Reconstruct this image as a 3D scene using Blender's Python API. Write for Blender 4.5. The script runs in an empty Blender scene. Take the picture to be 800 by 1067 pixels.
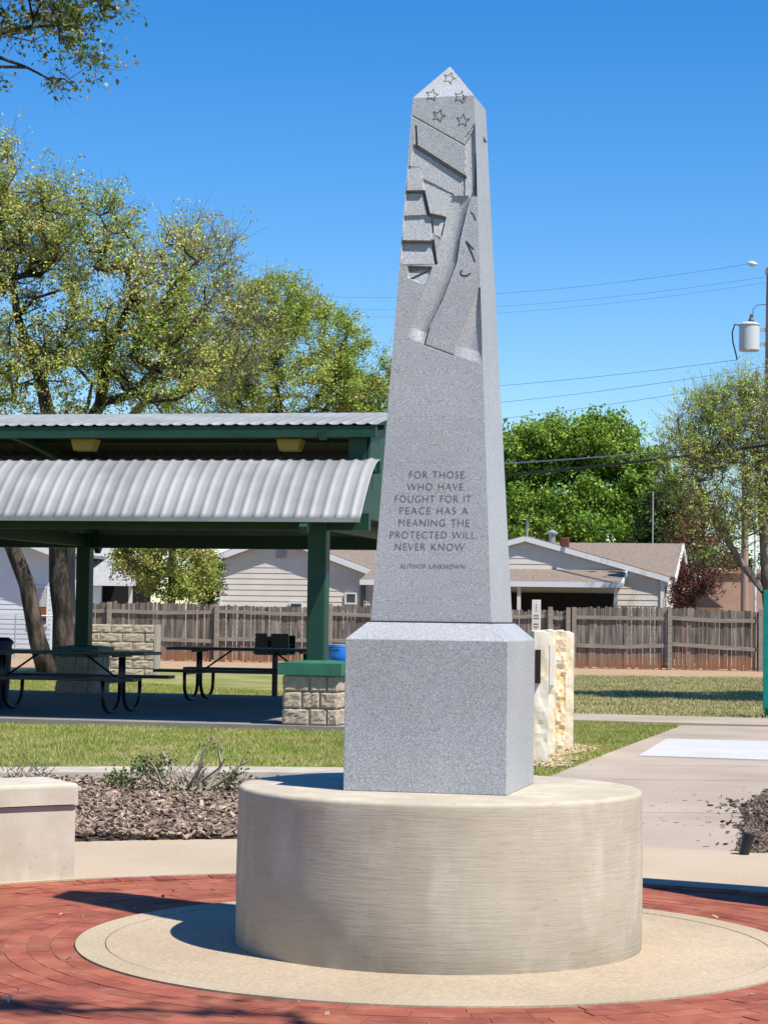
import bpy, bmesh, math, random
import numpy as np
from mathutils import Vector, Matrix, noise as mnoise
random.seed(7); rng=np.random.default_rng(7)
R=math.radians
SC=bpy.context.scene; COL=SC.collection

# ------------------------------------------------------------------ camera maths (photo pixels 800x1067)
FPX=2270.; EYE=1.35; YH=640.; ROLL=R(.8)
_p=math.atan((YH-533.5)/FPX)
FW=Vector((0,math.cos(_p),math.sin(_p))); _u=Vector((0,-math.sin(_p),math.cos(_p))); _r=Vector((1,0,0))
RT=_r*math.cos(ROLL)+_u*math.sin(ROLL); UP=-_r*math.sin(ROLL)+_u*math.cos(ROLL)
CAM=Vector((0,0,EYE))
def proj(P):
    d=Vector(P)-CAM; z=d.dot(FW); return 400+FPX*d.dot(RT)/z, 533.5-FPX*d.dot(UP)/z
def ray(px,py): return FW+RT*((px-400)/FPX)-UP*((py-533.5)/FPX)
def hit(px,py,pt,n):
    d=ray(px,py); n=Vector(n); t=(Vector(pt)-CAM).dot(n)/d.dot(n); return CAM+d*t
def G(px,py,z=0.): return hit(px,py,(0,0,z),(0,0,1))
def AY(px,py,Y): return hit(px,py,(0,Y,0),(0,1,0))
class Frame:
    def __init__(s,o,deg):
        s.o=Vector((o[0],o[1],0)); a=R(deg); s.deg=deg
        s.e1=Vector((math.cos(a),-math.sin(a),0)); s.e2=Vector((math.sin(a),math.cos(a),0)); s.ez=Vector((0,0,1))
    def __call__(s,u,v,z=0.): return s.o+s.e1*u+s.e2*v+s.ez*z
    def loc(s,P): d=Vector(P)-s.o; return d.dot(s.e1),d.dot(s.e2),P[2]
    def pv(s,px,py,v): return s.loc(hit(px,py,s(0,v,0),s.e2))       # point of the plane v
    def pu(s,px,py,u): return s.loc(hit(px,py,s(u,0,0),s.e1))
    def rot(s): return -R(s.deg)

# ------------------------------------------------------------------ mesh helpers
class MB:
    def __init__(s): s.v=[]; s.f=[]; s.sm=False
    def add(s,vs,fs):
        b=len(s.v); s.v+=[Vector(q) for q in vs]; s.f+=[tuple(b+i for i in q) for q in fs]; return s
    def hexa(s,b4,t4):
        return s.add(list(b4)+list(t4),[(3,2,1,0),(4,5,6,7),(0,1,5,4),(1,2,6,5),(2,3,7,6),(3,0,4,7)])
    def fbox(s,F,u0,u1,v0,v1,z0,z1):
        q=[(u0,v0),(u1,v0),(u1,v1),(u0,v1)]
        return s.hexa([F(a,b,z0) for a,b in q],[F(a,b,z1) for a,b in q])
    def bar(s,a,b,w,h=None,up=(0,0,1)):
        a=Vector(a);b=Vector(b);h=w if h is None else h
        d=(b-a).normalized(); upv=Vector(up)
        if abs(d.dot(upv))>.98: upv=Vector((0,1,0))
        x=d.cross(upv).normalized(); y=x.cross(d).normalized()
        c=[-x*w/2-y*h/2,x*w/2-y*h/2,x*w/2+y*h/2,-x*w/2+y*h/2]
        return s.hexa([a+q for q in c],[b+q for q in c])
    def prism(s,poly,vec):
        n=len(poly); vec=Vector(vec); b=[Vector(q) for q in poly]; t=[q+vec for q in b]
        return s.add(b+t,[tuple(range(n))[::-1],tuple(range(n,2*n))]+[(i,(i+1)%n,n+(i+1)%n,n+i) for i in range(n)])
    def tube(s,pts,rad,n=6,cap=True):
        pts=[Vector(q) for q in pts]
        if not hasattr(rad,'__len__'): rad=[rad]*len(pts)
        base=len(s.v); prev=None
        for i,p in enumerate(pts):
            d=(pts[min(i+1,len(pts)-1)]-pts[max(i-1,0)])
            if d.length<1e-9: d=Vector((0,0,1))
            d.normalize()
            if prev is None:
                a=Vector((0,0,1)) if abs(d.z)<.9 else Vector((1,0,0)); x=d.cross(a).normalized()
            else: x=(prev-d*prev.dot(d)).normalized()
            prev=x; y=d.cross(x)
            for k in range(n):
                t=2*math.pi*k/n; s.v.append(p+(x*math.cos(t)+y*math.sin(t))*rad[i])
        for i in range(len(pts)-1):
            for k in range(n):
                a=base+i*n+k; b=base+i*n+(k+1)%n; s.f.append((a,b,b+n,a+n))
        if cap:
            s.f.append(tuple(base+k for k in range(n))[::-1]); e=base+(len(pts)-1)*n; s.f.append(tuple(e+k for k in range(n)))
        return s
    def lathe(s,c,prof,n=64):
        c=Vector(c); base=len(s.v)
        for r,z in prof:
            for k in range(n):
                t=2*math.pi*k/n; s.v.append(c+Vector((r*math.cos(t),r*math.sin(t),z)))
        for i in range(len(prof)-1):
            for k in range(n):
                a=base+i*n+k;b=base+i*n+(k+1)%n; s.f.append((a,b,b+n,a+n))
        s.f.append(tuple(base+k for k in range(n))[::-1]); e=base+(len(prof)-1)*n; s.f.append(tuple(e+k for k in range(n)))
        return s
    def build(s,name,mat,parent=None,smooth=False,bevel=0,auto=None):
        me=bpy.data.meshes.new(name); o=bpy.data.objects.new(name,me); COL.objects.link(o)
        if parent is not None:
            o.parent=parent; M=world_m(parent).inverted()
            vs=[M@q for q in s.v]
        elif s.v:
            xs=[q.x for q in s.v];ys=[q.y for q in s.v];zs=[q.z for q in s.v]
            c=Vector(((min(xs)+max(xs))/2,(min(ys)+max(ys))/2,min(zs))); o.location=c; vs=[q-c for q in s.v]
        me.from_pydata([tuple(q) for q in vs],[],s.f); 
        me.materials.append(mat)
        if smooth: me.polygons.foreach_set('use_smooth',[True]*len(me.polygons))
        me.update()
        if auto is not None: me.set_sharp_from_angle(angle=R(auto))
        if bevel:
            m=o.modifiers.new('bevel','BEVEL'); m.width=bevel; m.segments=2; m.limit_method='ANGLE'
        return o
def world_m(o):
    m=o.matrix_basis.copy(); p=o.parent
    while p is not None: m=p.matrix_basis@m; p=p.parent
    return m
def npmesh(name,V,F,mat,parent=None,smooth=False):
    me=bpy.data.meshes.new(name); o=bpy.data.objects.new(name,me); COL.objects.link(o)
    V=np.asarray(V,float)
    if parent is not None:
        o.parent=parent; M=np.array(world_m(parent).inverted()); V=V@M[:3,:3].T+M[:3,3]
    k=F.shape[1]
    me.vertices.add(len(V)); me.vertices.foreach_set('co',V.astype(np.float32).ravel())
    me.loops.add(F.size); me.loops.foreach_set('vertex_index',F.astype(np.int32).ravel())
    me.polygons.add(len(F)); me.polygons.foreach_set('loop_start',np.arange(0,F.size,k,dtype=np.int32))
    me.polygons.foreach_set('loop_total',np.full(len(F),k,dtype=np.int32))
    me.polygons.foreach_set('use_smooth',np.full(len(F),bool(smooth)))
    me.materials.append(mat); me.update(calc_edges=True); me.validate()
    return o
def tag(o,label=None,cat=None,group=None,kind=None):
    if label: o['label']=label
    if cat: o['category']=cat
    if group: o['group']=group
    if kind: o['kind']=kind
    return o
def empty(name,loc,label,cat,group=None,rz=0):
    o=bpy.data.objects.new(name,None); COL.objects.link(o); o.location=loc; o.rotation_euler=(0,0,rz); o.empty_display_size=.2
    return tag(o,label,cat,group)
def copy_tree(o,parent=None):
    c=o.copy(); COL.objects.link(c)
    if parent is not None: c.parent=parent
    for ch in list(o.children): copy_tree(ch,c)
    return c

# ------------------------------------------------------------------ materials
MATS={}; AK=.78      # real-world base colours, see the exposure below
def mat(name,col,rough=.8,metal=0.,col2=None,scale=5.,detail=4.,bump=0.,bscale=None,stretch=(1,1,1),lo=.35,hi=.65,spec=.3,island=0.,translucent=0.,coords='Object'):
    m=bpy.data.materials.new(name); m.use_nodes=True; nt=m.node_tree; N=nt.nodes; L=nt.links
    k_=.97 if translucent else AK
    col=tuple(c*k_ for c in col); col2=tuple(c*k_ for c in col2) if col2 else None
    b=N['Principled BSDF']; b.inputs['Roughness'].default_value=rough; b.inputs['Metallic'].default_value=metal
    b.inputs['Specular IOR Level'].default_value=spec; b.inputs['Base Color'].default_value=(*col,1)
    tc=N.new('ShaderNodeTexCoord'); mp=N.new('ShaderNodeMapping'); L.new(tc.outputs[coords],mp.inputs[0]); mp.inputs['Scale'].default_value=stretch
    out=None
    if col2 is not None:
        no=N.new('ShaderNodeTexNoise'); no.inputs['Scale'].default_value=scale; no.inputs['Detail'].default_value=detail; L.new(mp.outputs[0],no.inputs['Vector'])
        cr=N.new('ShaderNodeValToRGB'); cr.color_ramp.elements[0].position=lo; cr.color_ramp.elements[1].position=hi
        cr.color_ramp.elements[0].color=(*col,1); cr.color_ramp.elements[1].color=(*col2,1)
        L.new(no.outputs['Fac'],cr.inputs[0]); out=cr.outputs[0]
    if island:
        ge=N.new('ShaderNodeNewGeometry'); hs=N.new('ShaderNodeHueSaturation')
        mr=N.new('ShaderNodeMapRange'); mr.inputs['To Min'].default_value=1-island; mr.inputs['To Max'].default_value=1+island
        L.new(ge.outputs['Random Per Island'],mr.inputs['Value']); L.new(mr.outputs[0],hs.inputs['Value'])
        mh=N.new('ShaderNodeMath'); mh.operation='MULTIPLY_ADD'; mh.inputs[1].default_value=13.7; mh.inputs[2].default_value=0
        fr=N.new('ShaderNodeMath'); fr.operation='FRACT'; L.new(ge.outputs['Random Per Island'],mh.inputs[0]); L.new(mh.outputs[0],fr.inputs[0])
        m2=N.new('ShaderNodeMapRange'); m2.inputs['To Min'].default_value=.5-min(island,.5)*(.07 if translucent else .03); m2.inputs['To Max'].default_value=.5+min(island,.5)*(.05 if translucent else .03)
        L.new(fr.outputs[0],m2.inputs['Value']); L.new(m2.outputs[0],hs.inputs['Hue'])
        if out is not None: L.new(out,hs.inputs['Color'])
        else: hs.inputs['Color'].default_value=(*col,1)
        out=hs.outputs[0]
    if out is not None: L.new(out,b.inputs['Base Color'])
    if bump:
        n2=N.new('ShaderNodeTexNoise'); n2.inputs['Scale'].default_value=bscale or scale*4; n2.inputs['Detail'].default_value=6; L.new(mp.outputs[0],n2.inputs['Vector'])
        bp=N.new('ShaderNodeBump'); bp.inputs['Strength'].default_value=min(1,bump*10); bp.inputs['Distance'].default_value=bump; L.new(n2.outputs['Fac'],bp.inputs['Height']); L.new(bp.outputs[0],b.inputs['Normal'])
    if translucent:
        tr=N.new('ShaderNodeBsdfTranslucent'); mx=N.new('ShaderNodeMixShader'); mx.inputs[0].default_value=translucent
        if out is not None: L.new(out,tr.inputs['Color'])
        else: tr.inputs['Color'].default_value=(*col,1)
        L.new(b.outputs[0],mx.inputs[1]); L.new(tr.outputs[0],mx.inputs[2]); L.new(mx.outputs[0],N['Material Output'].inputs['Surface'])
    MATS[name]=m; return m
def nodes(m): return m.node_tree.nodes,m.node_tree.links,m.node_tree.nodes['Principled BSDF']

def granite(name,dark,mid,light,rough=.7):
    m=mat(name,mid,rough,spec=.4); N,L,b=nodes(m)
    tc=N.new('ShaderNodeTexCoord')
    n1=N.new('ShaderNodeTexNoise'); n1.inputs['Scale'].default_value=300; n1.inputs['Detail'].default_value=3; n1.inputs['Roughness'].default_value=.7
    L.new(tc.outputs['Object'],n1.inputs['Vector'])
    cr=N.new('ShaderNodeValToRGB'); e=cr.color_ramp.elements; e[0].position=.36; e[0].color=(*dark,1); e[1].position=.66; e[1].color=(*light,1)
    x=e.new(.5); x.color=(*mid,1); L.new(n1.outputs['Fac'],cr.inputs[0])
    n2=N.new('ShaderNodeTexNoise'); n2.inputs['Scale'].default_value=2.2; n2.inputs['Detail'].default_value=6; L.new(tc.outputs['Object'],n2.inputs['Vector'])
    mr=N.new('ShaderNodeMapRange'); mr.inputs['From Min'].default_value=.3; mr.inputs['From Max'].default_value=.7; mr.inputs['To Min'].default_value=.90; mr.inputs['To Max'].default_value=1.08; L.new(n2.outputs['Fac'],mr.inputs['Value'])
    hs=N.new('ShaderNodeHueSaturation'); L.new(cr.outputs[0],hs.inputs['Color']); L.new(mr.outputs[0],hs.inputs['Value']); L.new(hs.outputs[0],b.inputs['Base Color'])
    bp=N.new('ShaderNodeBump'); bp.inputs['Strength'].default_value=.5; bp.inputs['Distance'].default_value=.0015; L.new(n1.outputs['Fac'],bp.inputs['Height']); L.new(bp.outputs[0],b.inputs['Normal'])
    return m
M_gran=granite('grey_granite',(.17,.175,.185),(.345,.355,.375),(.54,.555,.58),rough=.45)
M_gran2=granite('polished_side_granite',(.13,.135,.15),(.37,.385,.42),(.6,.62,.66))
M_text=mat('cut_shade_letters',(.135,.14,.15),.9)  # letters lie flat; the dark grey stands for shade inside the cuts
M_cut=mat('cut_shade_and_joint',(.05,.052,.06),.9)  # near-black for the stone joint and for shade painted as cut lines
def concrete(name,a,b_,stain,zs=80,rough=.9,bump=.004):
    m=mat(name,a,rough,col2=b_,scale=3.5,detail=9,lo=.36,hi=.64); N,L,b=nodes(m)
    src=b.inputs['Base Color'].links[0].from_socket
    tc=N.new('ShaderNodeTexCoord'); mp=N.new('ShaderNodeMapping'); mp.inputs['Scale'].default_value=(7,7,zs); L.new(tc.outputs['Object'],mp.inputs[0])
    n=N.new('ShaderNodeTexNoise'); n.inputs['Scale'].default_value=1.; n.inputs['Detail'].default_value=5; n.inputs['Roughness'].default_value=.65; L.new(mp.outputs[0],n.inputs['Vector'])
    mp2=N.new('ShaderNodeMapping'); mp2.inputs['Scale'].default_value=(5,5,2.5); L.new(tc.outputs['Object'],mp2.inputs[0])
    n2=N.new('ShaderNodeTexNoise'); n2.inputs['Scale'].default_value=1.6; n2.inputs['Detail'].default_value=5; L.new(mp2.outputs[0],n2.inputs['Vector'])
    cr=N.new('ShaderNodeValToRGB'); cr.color_ramp.elements[0].position=.52; cr.color_ramp.elements[1].position=.72; cr.color_ramp.elements[0].color=(0,0,0,1); cr.color_ramp.elements[1].color=(.28,.28,.28,1); L.new(n2.outputs['Fac'],cr.inputs[0])
    mx=N.new('ShaderNodeMix'); mx.data_type='RGBA'; L.new(cr.outputs[0],mx.inputs[0]); L.new(src,mx.inputs[6]); mx.inputs[7].default_value=(*stain,1)
    mr=N.new('ShaderNodeMapRange'); mr.inputs['From Min'].default_value=.3; mr.inputs['From Max'].default_value=.7; mr.inputs['To Min'].default_value=.91; mr.inputs['To Max'].default_value=1.04; L.new(n.outputs['Fac'],mr.inputs['Value'])
    hs=N.new('ShaderNodeHueSaturation'); L.new(mx.outputs[2],hs.inputs['Color']); L.new(mr.outputs[0],hs.inputs['Value']); L.new(hs.outputs[0],b.inputs['Base Color'])
    n7=N.new('ShaderNodeTexNoise'); n7.inputs['Scale'].default_value=1.; n7.inputs['Detail'].default_value=6; n7.inputs['Roughness'].default_value=.7; mp7=N.new('ShaderNodeMapping'); mp7.inputs['Scale'].default_value=(16,16,zs*1.1); mp7.inputs['Location'].default_value=(3,5,7); L.new(tc.outputs['Object'],mp7.inputs[0]); L.new(mp7.outputs[0],n7.inputs['Vector'])
    m7=N.new('ShaderNodeMapRange'); m7.inputs['From Min'].default_value=.30; m7.inputs['From Max'].default_value=.41; m7.inputs['To Min'].default_value=.70; m7.inputs['To Max'].default_value=1.; L.new(n7.outputs['Fac'],m7.inputs['Value'])
    h7=N.new('ShaderNodeHueSaturation'); L.new(hs.outputs[0],h7.inputs['Color']); L.new(m7.outputs[0],h7.inputs['Value']); L.new(h7.outputs[0],b.inputs['Base Color'])
    bp=N.new('ShaderNodeBump'); bp.inputs['Strength'].default_value=.6; bp.inputs['Distance'].default_value=bump; L.new(n.outputs['Fac'],bp.inputs['Height']); L.new(bp.outputs[0],b.inputs['Normal'])
    return m
M_drum=concrete('brushed_concrete',(.50,.44,.34),(.565,.505,.40),(.68,.62,.52),zs=95,bump=.0025)
M_bench=concrete('seat_wall_concrete',(.56,.50,.40),(.64,.58,.48),(.70,.65,.55),zs=12,bump=.001)
def ground_conc(name,a,b_,sp=.25,sc=1.3):
    m=mat(name,a,.95,col2=b_,scale=sc,detail=8,lo=.3,hi=.7,bump=.0015,bscale=180); N,L,b=nodes(m)
    src=b.inputs['Base Color'].links[0].from_socket
    tc=N.new('ShaderNodeTexCoord'); n=N.new('ShaderNodeTexNoise'); n.inputs['Scale'].default_value=70; n.inputs['Detail'].default_value=3; L.new(tc.outputs['Object'],n.inputs['Vector'])
    mr=N.new('ShaderNodeMapRange'); mr.inputs['From Min'].default_value=.3; mr.inputs['From Max'].default_value=.7; mr.inputs['To Min'].default_value=1-sp; mr.inputs['To Max'].default_value=1+sp*.6; L.new(n.outputs['Fac'],mr.inputs['Value'])
    hs=N.new('ShaderNodeHueSaturation'); L.new(src,hs.inputs['Color']); L.new(mr.outputs[0],hs.inputs['Value']); L.new(hs.outputs[0],b.inputs['Base Color'])
    return m
M_ring=ground_conc('tan_aggregate',(.46,.36,.25),(.55,.44,.315),.2)
M_ring2=ground_conc('tan_aggregate_border',(.43,.35,.235),(.56,.46,.33),.22)
M_walk=ground_conc('walk_concrete',(.48,.38,.27),(.56,.455,.34),.12)
M_path=ground_conc('path_concrete',(.37,.30,.24),(.50,.42,.345),.12,.8)
M_joint=mat('joint_dirt',(.22,.17,.11),.95)
M_white=ground_conc('white_concrete',(.52,.52,.53),(.60,.60,.61),.06)
M_kerb=concrete('kerb_concrete',(.46,.41,.33),(.56,.51,.43),(.62,.57,.48),zs=8,bump=.001)
M_slab=ground_conc('pavilion_slab',(.24,.225,.205),(.32,.30,.275),.12)
# brick
M_brick=mat('red_brick',(.26,.066,.038),.9,col2=(.38,.12,.072),scale=4,detail=8,island=.17,bump=.002,bscale=60)
N,L,b=nodes(M_brick); src=b.inputs['Base Color'].links[0].from_socket
tc=N.new('ShaderNodeTexCoord'); n=N.new('ShaderNodeTexNoise'); n.inputs['Scale'].default_value=14; n.inputs['Detail'].default_value=7; L.new(tc.outputs['Object'],n.inputs['Vector'])
cr=N.new('ShaderNodeValToRGB'); cr.color_ramp.elements[0].position=.55; cr.color_ramp.elements[1].position=.78; cr.color_ramp.elements[0].color=(0,0,0,1); cr.color_ramp.elements[1].color=(.55,.55,.55,1); L.new(n.outputs['Fac'],cr.inputs[0])
mx=N.new('ShaderNodeMix'); mx.data_type='RGBA'; L.new(cr.outputs[0],mx.inputs[0]); L.new(src,mx.inputs[6]); mx.inputs[7].default_value=(.38,.18,.125,1); L.new(mx.outputs[2],b.inputs['Base Color'])
M_sand=mat('joint_sand',(.10,.04,.028),.95,col2=(.42,.22,.15),scale=4,detail=6)
# ground
M_ground=mat('lawn_soil',(.19,.22,.05),.95,col2=(.36,.31,.13),scale=1.1,detail=8,lo=.38,hi=.66,bump=.02,bscale=30)
N,L,b=nodes(M_ground); src=b.inputs['Base Color'].links[0].from_socket
tc=N.new('ShaderNodeTexCoord'); sx=N.new('ShaderNodeSeparateXYZ'); L.new(tc.outputs['Object'],sx.inputs[0])
n=N.new('ShaderNodeTexNoise'); n.inputs['Scale'].default_value=.5; n.inputs['Detail'].default_value=7; L.new(tc.outputs['Object'],n.inputs['Vector'])
ma=N.new('ShaderNodeMath'); ma.operation='MULTIPLY_ADD'; ma.inputs[1].default_value=9; L.new(n.outputs['Fac'],ma.inputs[0]); L.new(sx.outputs['Y'],ma.inputs[2])
mr=N.new('ShaderNodeMapRange'); mr.inputs['From Min'].default_value=53.5; mr.inputs['From Max'].default_value=56.5; mr.interpolation_type='SMOOTHSTEP'; L.new(ma.outputs[0],mr.inputs['Value'])
mx=N.new('ShaderNodeMix'); mx.data_type='RGBA'; L.new(mr.outputs[0],mx.inputs[0]); L.new(src,mx.inputs[6])
n3=N.new('ShaderNodeTexNoise'); n3.inputs['Scale'].default_value=2.5; n3.inputs['Detail'].default_value=6; L.new(tc.outputs['Object'],n3.inputs['Vector'])
cr=N.new('ShaderNodeValToRGB'); cr.color_ramp.elements[0].position=.35; cr.color_ramp.elements[1].position=.7; cr.color_ramp.elements[0].color=(.33,.195,.12,1); cr.color_ramp.elements[1].color=(.37,.29,.19,1); L.new(n3.outputs['Fac'],cr.inputs[0])
L.new(cr.outputs[0],mx.inputs[7]); L.new(mx.outputs[2],b.inputs['Base Color'])
M_grass=mat('grass_blades',(.22,.31,.05),.7,col2=(.44,.40,.15),scale=1.6,detail=6,lo=.36,hi=.66,island=.35,translucent=.25)
M_dry=mat('dry_grass_blades',(.25,.27,.08),.8,col2=(.46,.39,.21),scale=1.2,detail=6,lo=.3,hi=.6,island=.35,translucent=.2)
M_mulchbase=mat('mulch_soil',(.07,.045,.035),.95,col2=(.14,.10,.08),scale=20)
M_chip=mat('mulch_chips',(.29,.215,.16),.9,island=.9)
M_leafl=mat('fallen_leaves',(.11,.07,.04),.9,island=.4)
# metals etc
M_under=mat('shaded_roof_underside',(.035,.037,.038),.7)  # near-black puts the shade beneath the roof sheets into their colour
M_galv=mat('galvanised_roof',(.26,.268,.273),.6,metal=.1,col2=(.37,.38,.385),scale=1.5,detail=6,spec=.5)
M_green=mat('green_steel',(.008,.05,.033),.5,spec=.4,col2=(.012,.066,.043),scale=4)
M_greencap=mat('green_painted_cap',(.03,.15,.095),.6,col2=(.045,.19,.125),scale=6)
M_black=mat('black_steel',(.012,.012,.015),.4,spec=.5)
M_darkblue=mat('dark_blue_plastic',(.01,.02,.08),.5)
M_blue=mat('blue_plastic',(.015,.20,.80),.4,spec=.5)
M_bluelid=mat('blue_plastic_lid',(.25,.42,.75),.4)
M_fix=mat('yellowed_fixture',(.55,.42,.12),.6)
M_block=mat('split_face_block',(.42,.34,.26),.95,col2=(.55,.46,.36),scale=14,detail=6,bump=.02,bscale=28)
M_mortar=mat('mortar',(.42,.37,.31),.95)
M_teal=mat('teal_paint',(.0,.30,.25),.5,col2=(.0,.36,.30),scale=5)
M_lime=mat('limestone',(.80,.68,.48),.9,col2=(.92,.86,.74),scale=6,detail=6,bump=.01,bscale=25)
M_limer=mat('rough_limestone',(.78,.54,.27),.95,col2=(.90,.80,.62),scale=13,detail=7,lo=.36,hi=.6,bump=.04,bscale=24)
M_bronze=mat('bronze_plaque',(.04,.028,.02),.4,metal=.5)
M_sign=mat('white_sign',(.7,.66,.64),.6,col2=(.75,.72,.7),scale=8)
M_red=mat('faded_red_print',(.45,.20,.18),.7)
M_wood=mat('weathered_wood',(.115,.098,.085),.95,col2=(.29,.25,.215),scale=1.,detail=6,stretch=(14,14,1.6),island=.35,bump=.004,bscale=3)
N,L,b=nodes(M_wood); src=b.inputs['Base Color'].links[0].from_socket
tc=N.new('ShaderNodeTexCoord'); sx=N.new('ShaderNodeSeparateXYZ'); L.new(tc.outputs['Object'],sx.inputs[0])
n=N.new('ShaderNodeTexNoise'); n.inputs['Scale'].default_value=1.8; n.inputs['Detail'].default_value=4; L.new(tc.outputs['Object'],n.inputs['Vector'])
ma=N.new('ShaderNodeMath'); ma.operation='MULTIPLY_ADD'; ma.inputs[1].default_value=-.7; L.new(n.outputs['Fac'],ma.inputs[0]); L.new(sx.outputs['Z'],ma.inputs[2])
mr=N.new('ShaderNodeMapRange'); mr.inputs['From Min'].default_value=-.3; mr.inputs['From Max'].default_value=.22; mr.inputs['To Min'].default_value=.8; mr.inputs['To Max'].default_value=0; L.new(ma.outputs[0],mr.inputs['Value'])
mx=N.new('ShaderNodeMix'); mx.data_type='RGBA'; L.new(mr.outputs[0],mx.inputs[0]); L.new(src,mx.inputs[6]); mx.inputs[7].default_value=(.27,.11,.045,1); L.new(mx.outputs[2],b.inputs['Base Color'])
M_rail=mat('grey_rail_wood',(.26,.22,.18),.95,col2=(.38,.33,.28),scale=2,stretch=(1.5,1.5,12),detail=5)
M_siding=mat('cream_siding',(.74,.70,.62),.7,col2=(.80,.76,.69),scale=2)
M_sidingw=mat('white_siding',(.66,.72,.78),.7,col2=(.72,.78,.84),scale=2)
M_trim=mat('white_trim',(.82,.84,.86),.6)
M_shingle=mat('brown_shingles',(.20,.155,.125),.95,col2=(.32,.26,.215),scale=12,detail=5,stretch=(1,1,3),bump=.01,bscale=30)
M_shingleg=mat('grey_shingles',(.34,.35,.36),.95,col2=(.46,.47,.48),scale=10,detail=5)
M_glass=mat('window_glass',(.03,.04,.05),.08,spec=.8)
M_dark=mat('dark_recess',(.02,.02,.02),.9)  # near-black for slats and pane; also painted shade in porch and shed
M_brown=mat('brown_panel',(.26,.10,.03),.7)
M_tanwall=mat('pink_tan_stucco',(.50,.33,.25),.9,col2=(.56,.38,.29),scale=4)
M_pole=mat('pole_wood',(.30,.21,.18),.9,col2=(.44,.33,.29),scale=2,stretch=(8,8,.6),detail=6)
M_trans=mat('transformer_grey',(.62,.66,.70),.45,spec=.5)
M_ins=mat('porcelain',(.12,.10,.10),.3)
M_wire=mat('wire',(.03,.03,.03),.6)
M_wirel=mat('aluminium_wire',(.24,.32,.42),.5)
M_pipe=mat('galvanised_pipe',(.5,.52,.53),.4,metal=.4)
M_redvent=mat('rusty_vent',(.16,.05,.035),.8)
def bark(n,a,c): return mat(n,a,.95,col2=c,scale=1.5,detail=8,stretch=(5,5,1.3),bump=.06,bscale=5,lo=.42,hi=.62)
M_bark=bark('grey_brown_bark',(.032,.025,.02),(.13,.10,.08)); M_barkl=bark('pale_bark',(.16,.13,.105),(.28,.24,.20))
M_twig=mat('dead_twig',(.38,.31,.24),.9,col2=(.5,.43,.35),scale=10)
def leaf(n,a,c,isl=.4,tr=.3,sc=.7,lo=.4,hi=.6): return mat(n,a,.6,col2=c,scale=sc,detail=3,lo=lo,hi=hi,island=isl,translucent=tr,spec=.25)
M_lf1=leaf('olive_spring_leaves',(.30,.42,.06),(.46,.48,.12),.5); M_lf2=leaf('fresh_green_leaves',(.24,.38,.045),(.38,.44,.09),.45)
M_lf3=leaf('bright_dense_leaves',(.13,.27,.03),(.24,.37,.06),.45); M_lf4=leaf('willowy_leaves',(.36,.52,.09),(.48,.56,.13),.4)
M_lf5=leaf('dark_red_leaves',(.075,.022,.018),(.13,.04,.03),.5,.2); M_lf6=leaf('yellow_green_leaves',(.30,.38,.07),(.44,.44,.14),.4)
M_seed=leaf('brown_seed_clusters',(.38,.27,.15),(.48,.38,.22),.4,.15); M_lfd=leaf('dark_evergreen_leaves',(.03,.07,.012),(.05,.10,.02),.35,.2)

# ------------------------------------------------------------------ world, sun, camera
SUNH=Vector((.752,-.659,0)).normalized(); SELEV=R(57.9)
sunv=Vector((SUNH.x*math.cos(SELEV),SUNH.y*math.cos(SELEV),math.sin(SELEV)))
w=bpy.data.worlds.new('World'); SC.world=w; w.use_nodes=True; nt=w.node_tree
sky=nt.nodes.new('ShaderNodeTexSky'); sky.sky_type='NISHITA'; sky.sun_disc=False; sky.sun_elevation=SELEV
sky.sun_rotation=math.atan2(SUNH.x,SUNH.y); sky.altitude=300; sky.air_density=1.; sky.dust_density=.15; sky.ozone_density=3.5
hs=nt.nodes.new('ShaderNodeHueSaturation'); hs.inputs['Saturation'].default_value=1.42; hs.inputs['Hue'].default_value=.507
bg=nt.nodes['Background']; bg.inputs['Strength'].default_value=.108
nt.links.new(sky.outputs[0],hs.inputs['Color']); nt.links.new(hs.outputs[0],bg.inputs['Color'])
sl=bpy.data.lights.new('sun','SUN'); sl.energy=5.; sl.angle=R(.55); sl.color=(1,.94,.83)
so=bpy.data.objects.new('sun',sl); COL.objects.link(so); so.location=(20,-15,30); so.rotation_euler=sunv.to_track_quat('Z','Y').to_euler()
cd=bpy.data.cameras.new('camera'); co=bpy.data.objects.new('camera',cd); COL.objects.link(co); SC.camera=co
cd.sensor_fit='VERTICAL'; cd.sensor_height=24; cd.lens=24*FPX/1067; cd.clip_end=3000; cd.clip_start=.1
co.matrix_world=Matrix(((RT.x,UP.x,-FW.x,0),(RT.y,UP.y,-FW.y,0),(RT.z,UP.z,-FW.z,EYE),(0,0,0,1)))
SC.view_settings.view_transform='Standard'; SC.view_settings.look='None'; SC.view_settings.exposure=0.60; SC.view_settings.gamma=1

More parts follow.
